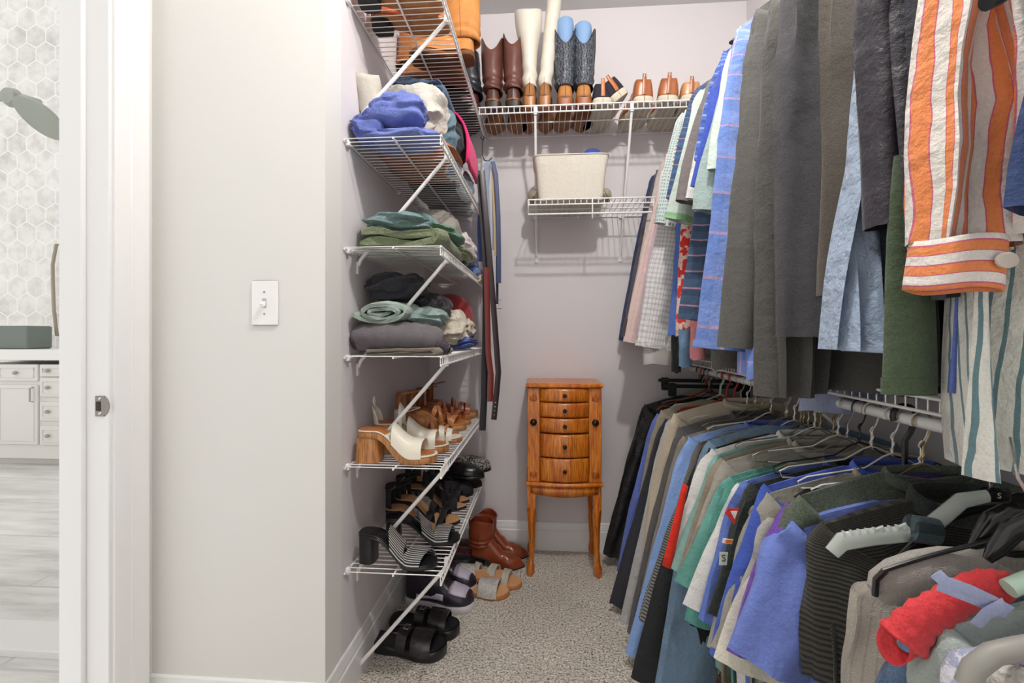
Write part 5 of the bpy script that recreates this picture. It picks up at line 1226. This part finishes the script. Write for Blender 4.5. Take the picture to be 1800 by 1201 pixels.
def boot(name, label, loc, rz, mat, solem, shaft=.26, heel=.035, L=.275, Wd=.095, shmat=None, topw=.075, scallop=.03, ank=.044, lean=(0, 0), capm=None, toe='P', crease_=.004, rx=0, ry=0, group=None, soleh=.008, stitch=None, pull=None, mid=None, solec=None, capz=.09):
    s = shoe(name, label, 'boot', loc, rz, group, rx, ry); out = OUTP if toe == 'P' else OUT
    z = lambda t: soleh+heel*(1-sm(.22, .58, t))
    plate('sole', solec or solem, s, L, Wd, lambda t: (0 if t > .55 else heel*(1-sm(.22, .55, t))), z, out, grow=.003)
    if heel: block('heel', solem, s, L, Wd, heel+.001, .12, 1.05, .95, .060)
    ts = cosd(30); NR = 22; hk = [(0, .075), (.05, .085), (.2, .10), (.36, .105), (.5, .080), (.65, .056), (.8, .044), (.92, .030), (1, .012)]
    def Q(i, j):
        t = ts[i]; w = max(.001, interp(out, t)*Wd/2)*1.0; h = interps(hk, t); a = math.pi*j/(NR-1)
        x = -w*math.cos(a); x = math.copysign(abs(x/w)**.8*w, x)*(1-.18*math.sin(a)*(t < .4))
        return (x, L*t, z(t)+h*math.sin(a)**.75+crease_*math.sin(t*40)*math.sin(a)*(.4 < t < .7))
    mb = MB(); mb.grid(Q, 30, NR); mb.build('foot', mat, s, angle=60)
    if capm:
        mb = MB()
        def C(i, j):
            t = ts[min(29, int(i*1.0))]; q = Vector(Q(i, j)); c = Vector((0, L*t, z(t))); k = sm(0, 1, 1)
            r_ = c+(q-c)*1.03+Vector((0, -.002, 0)); hz_ = capz*(1-.35*(i/8)); r_.z = min(r_.z, z(t)+hz_+.10*max(0, r_.z-z(t)-hz_)); return r_
        mb.grid(C, 9, NR); mb.build('heel_counter', capm, s, angle=60)
    z0 = z(.1)+.045; z1 = z0+shaft; NS = 24; n = 28
    def S(i, j):
        k = i/(NS-1); a = 2*math.pi*j/n; c, q_ = math.cos(a), math.sin(a)
        rx_ = ank*.86*(1-k)+topw*.80*k if mid is None else interps([(0, ank*.86), (.35, mid), (1, topw*.8)], k)
        ry_ = ank*1.15*(1-sm(0, .5, k))+topw*.92*sm(0, .5, k)
        zz_ = z0+shaft*k+scallop*(k**6)*(abs(c)**2*1.0-.5)*2*.5
        w_ = crease_*math.sin(k*34+2*c)*(1-sm(.1, .45, k))+crease_*.5*nz(c*2, q_*2, k*5, shaft)
        return ((rx_+w_)*c+lean[0]*k, L*.20+(ry_+w_)*q_-.008*(1-k)+lean[1]*k, zz_)
    mb = MB(); mb.grid(S, NS, n, cj=True, uv=lambda i, j: (j/n*.3, i/NS*shaft)); mb.build('shaft', shmat or mat, s, angle=60, solid=.004)
    if stitch:
        for off in (.0, .5):
            MB().tube([Vector(S(i, int(off*n)))*1.0+Vector((.003*(1 if off == 0 else -1), 0, 0)) for i in range(NS)], .0022, 5).build('side_seam', stitch, s)
        if True: MB().tube([Vector(S(NS-1, j)) for j in range(n)], .0030, 5, closed=True).build('top_binding', stitch, s)
    if pull:
        q = Vector(S(NS-1, int(n*.75))); MB().tube([q+Vector((-.012, 0, -.03)), q+Vector((-.008, -.004, .012)), q+Vector((.008, -.004, .012)), q+Vector((.012, 0, -.03))], .006, 6, flat=.3, up=(0, 1, 0)).build('pull_tab', pull, s)
    return s
# loafers and a woven flat at the far end of the lowest shelf
lo, z_, Q_ = closed('loafer', 'black leather loafer with gold bit resting across the far end of the lowest shelf', 'loafer', (-.52, 2.02, Z6+.075), rzx(-14), blk, blk, heelh=.012, H=.05, soleh=.010, pointed=True, Wd=.09, L=.26, ry=R(0))
MB().tube([(-.024, .148, .062), (-.010, .150, .071), (.010, .150, .071), (.024, .148, .062)], .0024, 6).build('gold_bit', simple('gold', 'b5924a', .25, 1), lo)
closed('loafer', 'black leather loafer under the one with the gold bit', 'loafer', (-.545, 2.05, Z6), rzx(4), blk, blk, heelh=.012, H=.05, soleh=.010, pointed=True, Wd=.09, L=.255)
wv = simple('woven_black_white', '3a3a3a', .8, bump=.6, bscale=160)
wv_ = F('woven_salt_pepper', '2c2c2c', ('blotch', 150, .5, 'a9a69c'), weave=1, crease=.1)
closed('flat_shoe', 'salt and pepper woven round toe flat at the far corner of the lowest shelf', 'shoe', (-.50, 2.17, Z6+.05), rzx(-4), wv_, blk, H=.055, soleh=.012, L=.24, toeh=.05)
closed('flat_shoe', 'black flat shoe behind the cut out heels on the lowest shelf', 'shoe', (-.555, 1.96, Z6), rzx(0), blks, blk, H=.045, soleh=.012, L=.24)
# floor ------------------------------------------------------------------------
def slide(label, loc, rz, mat, sole, side=1, H=.032):
    s = shoe('slide_sandal', label, 'slide sandal', loc, rz); L, Wd = .265, .10; z = lambda t: H+.004*math.cos(t*6)
    plate('sole', sole, s, L, Wd, lambda t: 0+.006*sm(.85, 1, t), lambda t: z(t), side=side, grow=.002)
    plate('footbed', simple('black_footbed', '1c1c1e', .45), s, L*.97, Wd*.93, z, lambda t: z(t)+.003, side=side)
    band('strap', mat, s, L, Wd, lambda t: H-.008, .38, .52, .052, -.02, .004, side=side)
    b1 = band('wide_strap', mat, s, L, Wd, lambda t: H-.008, .58, .84, .050, .02, .004, side=side, m_=10)
    # window cut in the wide strap shown as an inset
    MB().box((side*.0+.030, L*.70, H+.036), (.012, .026, .003), rot=Matrix.Rotation(R(38), 3, 'Y')).build('strap_window', simple('strap_hole', '060606', .9), b1)
    MB().tube([(-.012, L*.44, H+.050), (.012, L*.44, H+.050), (.012, L*.50, H+.050), (-.012, L*.50, H+.050)], .002, 6, closed=True).build('buckle', CHROME, s)
    return s
brblk = simple('polished_black_leather', '2a2628', .22, bump=.1, bscale=40, coat=.4)
slide('black leather slide sandal, nearest shoe on the carpet', (-.600, 1.545, 0), rzx(-7), brblk, blk)
slide('black leather slide sandal behind the nearest one', (-.575, 1.655, 0), rzx(-6), brblk, blk, -1)
lav = leather('lavender_leather', 'c9c0d2', .45, .04); wsole = simple('white_rubber', 'd8d2d6', .6); dplum = leather('dark_plum_leather', '2b2430', .35)
def sneaker(label, loc, rz, side=1):
    s, z, Q = closed('sneaker', label, 'sneaker', loc, rz, dplum, wsole, L=.285, Wd=.105, H=.085, soleh=.028, open_end=.50, toeh=.055, side=side,
       topline=[(0, .085), (.06, .098), (.2, .10), (.32, .085), (.45, .105), (.55, .085), (.68, .060), (.82, .048), (.94, .036), (1, .015)])
    mb = MB()
    def TB(i, j):
        t = .68+.24*i/7; k = j/9; h = interps([(.55, .085), (.68, .060), (.82, .048), (.94, .036), (1, .015)], t); w = interp(OUT, t)*.105/2; a = R(40+100*k)
        return (side*.006*math.sin(t*math.pi*1.3)-w*1.03*math.copysign(abs(math.cos(a))**.85, math.cos(a)), .285*t, .028+(h+.003)*math.sin(a)**.8+.001)
    mb.grid(TB, 8, 10); mb.build('toe_box', lav, s, solid=.002)
    for sg in (-1, 1):
        mb = MB(); mb.grid(lambda i, j: (side*.006+sg*(interp(OUT, .2+.42*i/9)*.0525*(1.05-.12*j/4)+.001), .285*(.2+.42*i/9), .036+.022*j/4+.01*i/9), 10, 5); mb.build('side_panel', lav, s, solid=.002)
    tg = MB(); tg.grid(lambda i, j: (-.022+.044*j/5, .285*(.62-.24*i/6), .028+interps([(0, .066), (1, .125)], i/6)+.004*math.sin(math.pi*j/5)), 7, 6); tg.build('tongue', dplum, s, solid=.006)
    for k in range(5):
        y = .285*(.44+.045*k); hz = .028+interps([(.4, .112), (.66, .068)], .44+.045*k)+.006
        MB().tube([(-.026, y, hz-.012), (-.010, y+.004, hz), (.010, y+.004, hz), (.026, y, hz-.012)], .0028, 6, flat=.6).build('lace', simple('black_lace', '1b191c', .8), s)
    MB().tube([(.0, .285*.44, .145), (.02, .285*.42, .15), (.03, .285*.46, .135), (.01, .285*.46, .14), (-.02, .285*.42, .15), (-.03, .285*.47, .132), (0, .285*.45, .142)], .002, 5).build('lace_bow', simple('black_lace', '1b191c', .8), s)
    return s
sneaker('black and lavender high sneaker, nearer of the pair under the lowest shelf', (-.565, 1.83, 0), rzx(-10))
sneaker('black and lavender high sneaker, farther of the pair', (-.575, 1.955, 0), rzx(-8), -1)
mar = leather('maroon_leather', '5e1f22', .3); dkpl = leather('dark_grape_leather', '33252f', .3)
closed('loafer', 'dark grape leather loafer behind the sneakers', 'loafer', (-.58, 2.04, 0), rzx(-4), dkpl, blk, heelh=.012, H=.05, soleh=.010, pointed=True)
closed('loafer', 'shiny black loafer between grape loafer and maroon flats', 'loafer', (-.58, 2.10, 0), rzx(0), blk, blk, heelh=.012, H=.05, soleh=.010, pointed=True)
closed('flat_shoe', 'maroon leather flat left of the brown ankle boots, nearer one', 'shoe', (-.575, 2.165, 0), rzx(2), mar, blk, heelh=.012, H=.048, soleh=.010)
closed('flat_shoe', 'maroon leather flat touching the wall, farther one', 'shoe', (-.58, 2.235, 0), rzx(0), mar, blk, heelh=.012, H=.048, soleh=.010)
rbr = leather('red_brown_leather', '8a3f24', .28, .2)
boot('ankle_boot', 'red brown leather ankle boot, nearer of the two left of the armoire', (-.350, 2.135, 0), rzx(-4), rbr, simple('dark_sole', '2c1c16', .5), shaft=.115, heel=.042, L=.255, topw=.062, scallop=.018, stitch=rbr, pull=rbr)
boot('ankle_boot', 'red brown leather ankle boot, farther one against the baseboard', (-.335, 2.225, 0), rzx(-2), rbr, simple('dark_sole', '2c1c16', .5), shaft=.11, heel=.042, L=.255, topw=.052, scallop=.018, stitch=rbr)
tanf = simple('tan_sandal_footbed', 'd9a272', .5, var=.06, bump=.1); tanE = simple('tan_edge', 'b87a45', .5)
glit = simple('silver_glitter', 'cfccc6', .35, .2, bump=1.0, bscale=420, var=.25); braid = F('cream_braid', 'ddd5c8', ('ramp', 1, .006, [(0, 'e2dbcf'), (.6, 'b9ae9f')]), weave=1)
def flats(label, loc, rz, bands, mat, side=1, rx=0, ry=0):
    s = shoe('flat_sandal', label, 'sandal', loc, rz, None, rx, ry); L, Wd = .25, .095; z = lambda t: .018
    plate('sole', tanE, s, L, Wd, lambda t: 0, z, side=side); plate('footbed', tanf, s, L*.985, Wd*.97, z, lambda t: .0215, side=side)
    for t0, t1, h, sk in bands: band('strap', mat, s, L, Wd, lambda t: .014, t0, t1, h, sk, .004, side=side)
    return s
flats('tan sandal with one wide glitter band, lying on the carpet nearest the aisle', (-.395, 1.90, 0), rzx(-5), [(.50, .82, .050, -.03)], glit)
flats('tan sandal with glitter band stacked on top and offset to the left', (-.428, 1.945, .024), rzx(4), [(.22, .50, .046, .02)], glit, -1, rx=R(0))
flats('tan sandal with two cream braided straps, farther left of the braided pair', (-.40, 2.045, 0), rzx(-12), [(.36, .46, .045, .02), (.64, .76, .042, -.03)], braid)
flats('tan sandal with two cream braided straps, right of the braided pair', (-.345, 1.985, 0), rzx(-6), [(.42, .52, .045, .02), (.66, .78, .042, -.03)], braid, -1)

# back wall shelf: heels face the room ----------------------------------------------
ZB = 2.115+.0035; YBk = 2.006
def bx_(px, Y=2.02): return W(px, 190, Y).x
brn = leather('dark_brown_boot', '4e2c20', .35, .25); brs = leather('brown_shaft', '623a30', .45, .2); hsol = simple('boot_sole_tan', '8a5a30', .55, var=.2, bump=.2)
boot('cowboy_boot', 'brown cowboy boot with slouched ankle, left of the brown pair', (bx_(866), YBk, ZB), R(3), brn, simple('dark_sole', '2c1c16', .5), shaft=.215, heel=.036, Wd=.10, topw=.060, ank=.045, scallop=.085, shmat=brs, stitch=brs, crease_=.006, solec=hsol, lean=(-.004, 0))
boot('cowboy_boot', 'brown cowboy boot with slouched ankle, right of the brown pair', (bx_(901), YBk, ZB), R(-3), brn, simple('dark_sole', '2c1c16', .5), shaft=.235, heel=.036, Wd=.10, topw=.060, ank=.045, scallop=.085, shmat=brs, stitch=brs, crease_=.006, solec=hsol)
crm = leather('cream_boot', 'dcd6c8', .5, .05); tans = leather('tan_heel_cap', '9c6838', .4)
boot('tall_boot', 'tall cream boot with tan heel cap, wider one on the left', (bx_(931), YBk, ZB), R(2), crm, tans, capz=.05, shaft=.345, heel=.05, Wd=.082, topw=.078, ank=.035, scallop=.03, capm=tans, solec=hsol, lean=(-.005, .01), mid=.034)
boot('tall_boot', 'tall cream boot with tan heel cap, slimmer one leaning right and reaching the ceiling', (bx_(957), YBk, ZB), R(-2), crm, tans, capz=.05, shaft=.42, heel=.05, Wd=.080, topw=.040, ank=.035, scallop=.03, capm=tans, solec=hsol, lean=(.045, .01), mid=.030)
m, nt, b = newmat('embroidered_western_shaft'); oc = coords(nt)
mp = N(nt, 'ShaderNodeTexWave'); mp.inputs['Scale'].default_value = 26; mp.inputs['Distortion'].default_value = 9; mp.inputs['Detail'].default_value = 2; mp.wave_type = 'BANDS'; mp.bands_direction = 'X'; mp.inputs['Detail Scale'].default_value = 2.2
nt.links.new(oc, mp.inputs['Vector'])
nt.links.new(RAMP(nt, mp.outputs['Fac'], [(0, lin('22242e')), (.50, lin('8d847c')), (.66, lin('2a2c36')), (.80, lin('7f97ac')), (.92, lin('23252f'))], 'CONSTANT'), b.inputs['Base Color']); b.inputs['Roughness'].default_value = .5
WEST = m; tanw = leather('light_tan_leather', 'b5793f', .35, .15)
for px, sh, top, lb in ((994, .235, 25, 'left'), (1026, .225, 35, 'right')):
    Lb = (bx_(px), YBk, ZB)
    boot('cowboy_boot', 'patterned navy cowboy boot with tan foot, '+lb+' of the patterned pair', Lb, R(2 if px < 1000 else -2), tanw, simple('cognac_sole', '8e4f24', .45), shaft=sh, heel=.038, Wd=.102, topw=.064, ank=.046, scallop=.10, shmat=WEST, capm=tanw, solec=hsol, stitch=simple('navy_binding', '20222c', .5))
    h_ = .30 if px < 1000 else .275
    tb = MB().lathe([(.0, .0), (.040, .0), (.040, h_-.02), (.038, h_-.006), (.032, h_), (0, h_+.001)], (0, 0, 0), 24).build('boot_shaper', simple('blue_foam', '7fa0c8', .55)); tb.location = (Lb[0], Lb[1]+.055, Lb[2]+.115)
    tag(tb, 'light blue foam roll standing in the '+lb+' patterned cowboy boot', 'boot shaper')
nav = simple('navy_canvas', '232230', .85, bump=.3, bscale=200); offw = simple('off_white_sole', 'cbc2ae', .7, bump=.3, bscale=90, var=.1)
def slip(label, px, rz, mat, pull, H=.062, ry=0, z=0, dy=0, rx=0):
    s, z_, Q = closed('slip_on_shoe', label, 'shoe', (bx_(px), YBk+dy, ZB+z), rz, mat, offw, L=.28, Wd=.122, H=H, soleh=.030, open_end=.5, ry=ry, rx=rx)
    MB().tube([(0, -.004, .034), (0, -.0075, .06), (0, -.008, .034+H)], .009, 8, flat=.25, up=(0, 1, 0)).build('heel_strip', pull, s)
    MB().tube([(-.006, -.004, .028+H), (-.005, -.007, .048+H), (.005, -.007, .048+H), (.006, -.004, .028+H)], .003, 6).build('pull_tab', pull, s)
    return s
slip('navy slip on shoe with tan heel strip, upright beside the patterned boots', 1059, R(2), nav, leather('orange_tan', 'b8652c', .4))
slip('navy slip on shoe with tan heel strip, tipped on its side', 1092, R(8), nav, leather('orange_tan', 'b8652c', .4), ry=R(-38), z=.030)
tnn = leather('chestnut_leather', 'a05c30', .33, .2)
slip('chestnut leather shoe with pull tab and thick white sole, left of the chestnut pair', 1131, R(3), tnn, tnn, H=.075)
slip('chestnut leather shoe with pull tab and thick white sole, right of the chestnut pair', 1172, R(-6), tnn, tnn, H=.075, ry=R(4))
slip('light tan shoe at the right end of the boot shelf, half behind the shirts', 1214, R(-2), leather('pale_tan', 'c08a5c', .4), tnn, H=.055)
# corner: slouchy black boot on the left top shelf's far end
blb = leather('slate_black_leather', '2a2c34', .35, .15); mrn = leather('oxblood_leather', '4a1d24', .3)
boot('slouch_boot', 'black slouch boot with oxblood foot in the far corner, nearer one', (W(832, 190, 2.03).x, 2.03, Z1), R(14), mrn, simple('dark_sole', '2c1c16', .5), shaft=.20, heel=.03, shmat=blb, topw=.062, ank=.05, scallop=.01, crease_=.008, lean=(-.02, .0))
boot('slouch_boot', 'black slouch boot with oxblood foot in the far corner, farther one', (W(812, 190, 2.0).x-.02, 2.02, Z1), R(10), mrn, simple('dark_sole', '2c1c16', .5), shaft=.19, heel=.03, shmat=blb, topw=.060, ank=.05, scallop=.01, crease_=.008, lean=(-.03, 0))
# top left shelf ----------------------------------------------------------------------
ugg = simple('camel_suede', 'b87a3e', .8, bump=.35, bscale=120, var=.12); uggs = simple('brown_crepe_sole', '6b4020', .8, bump=.5, bscale=110, var=.25)
boot('ankle_boot', 'camel suede boot at the outer edge of the topmost left shelf', (-.262, 1.66, Z1), R(92), ugg, uggs, shaft=.17, heel=0, L=.24, Wd=.12, topw=.072, ank=.052, scallop=.02, toe='R', soleh=.018, stitch=ugg, pull=ugg)
boot('ankle_boot', 'camel suede boot farther back on the topmost left shelf', (-.575, 1.79, Z1), rzx(3), simple('dark_camel_suede', '9a5c28', .8, bump=.35, bscale=120, var=.15), uggs, shaft=.15, heel=0, L=.265, Wd=.115, topw=.07, ank=.06, scallop=.01, toe='R', soleh=.018)
orl = leather('burnt_orange_leather', 'b9561f', .4, .2); gsol = simple('black_grey_sole', '2d2c2d', .6)
for k, (y, lb) in enumerate(((1.36, 'burnt orange shoe with dark heel nearest the front of the topmost left shelf'), (1.48, 'burnt orange shoe with dark heel, second on the topmost left shelf'))):
    closed('lace_up_shoe', lb, 'shoe', (-.578, y, Z1), rzx(3-6*k), orl, simple('tan_sole', 'a8703f', .6, var=.3, bump=.2), heelh=.022, H=.06, soleh=.008, Wd=.10, L=.265, heelblock=gsol)
for k, (y, lb) in enumerate(((1.87, 'dark oxblood boot on the topmost left shelf, nearer of the two'), (1.97, 'dark oxblood boot on the topmost left shelf, farther of the two'))):
    boot('ankle_boot', lb, (-.58, y, Z1), rzx(0), mrn, simple('black_sole', '1b191a', .6), shaft=.16, heel=.03, L=.26, Wd=.095, topw=.055, ank=.045, scallop=.01)
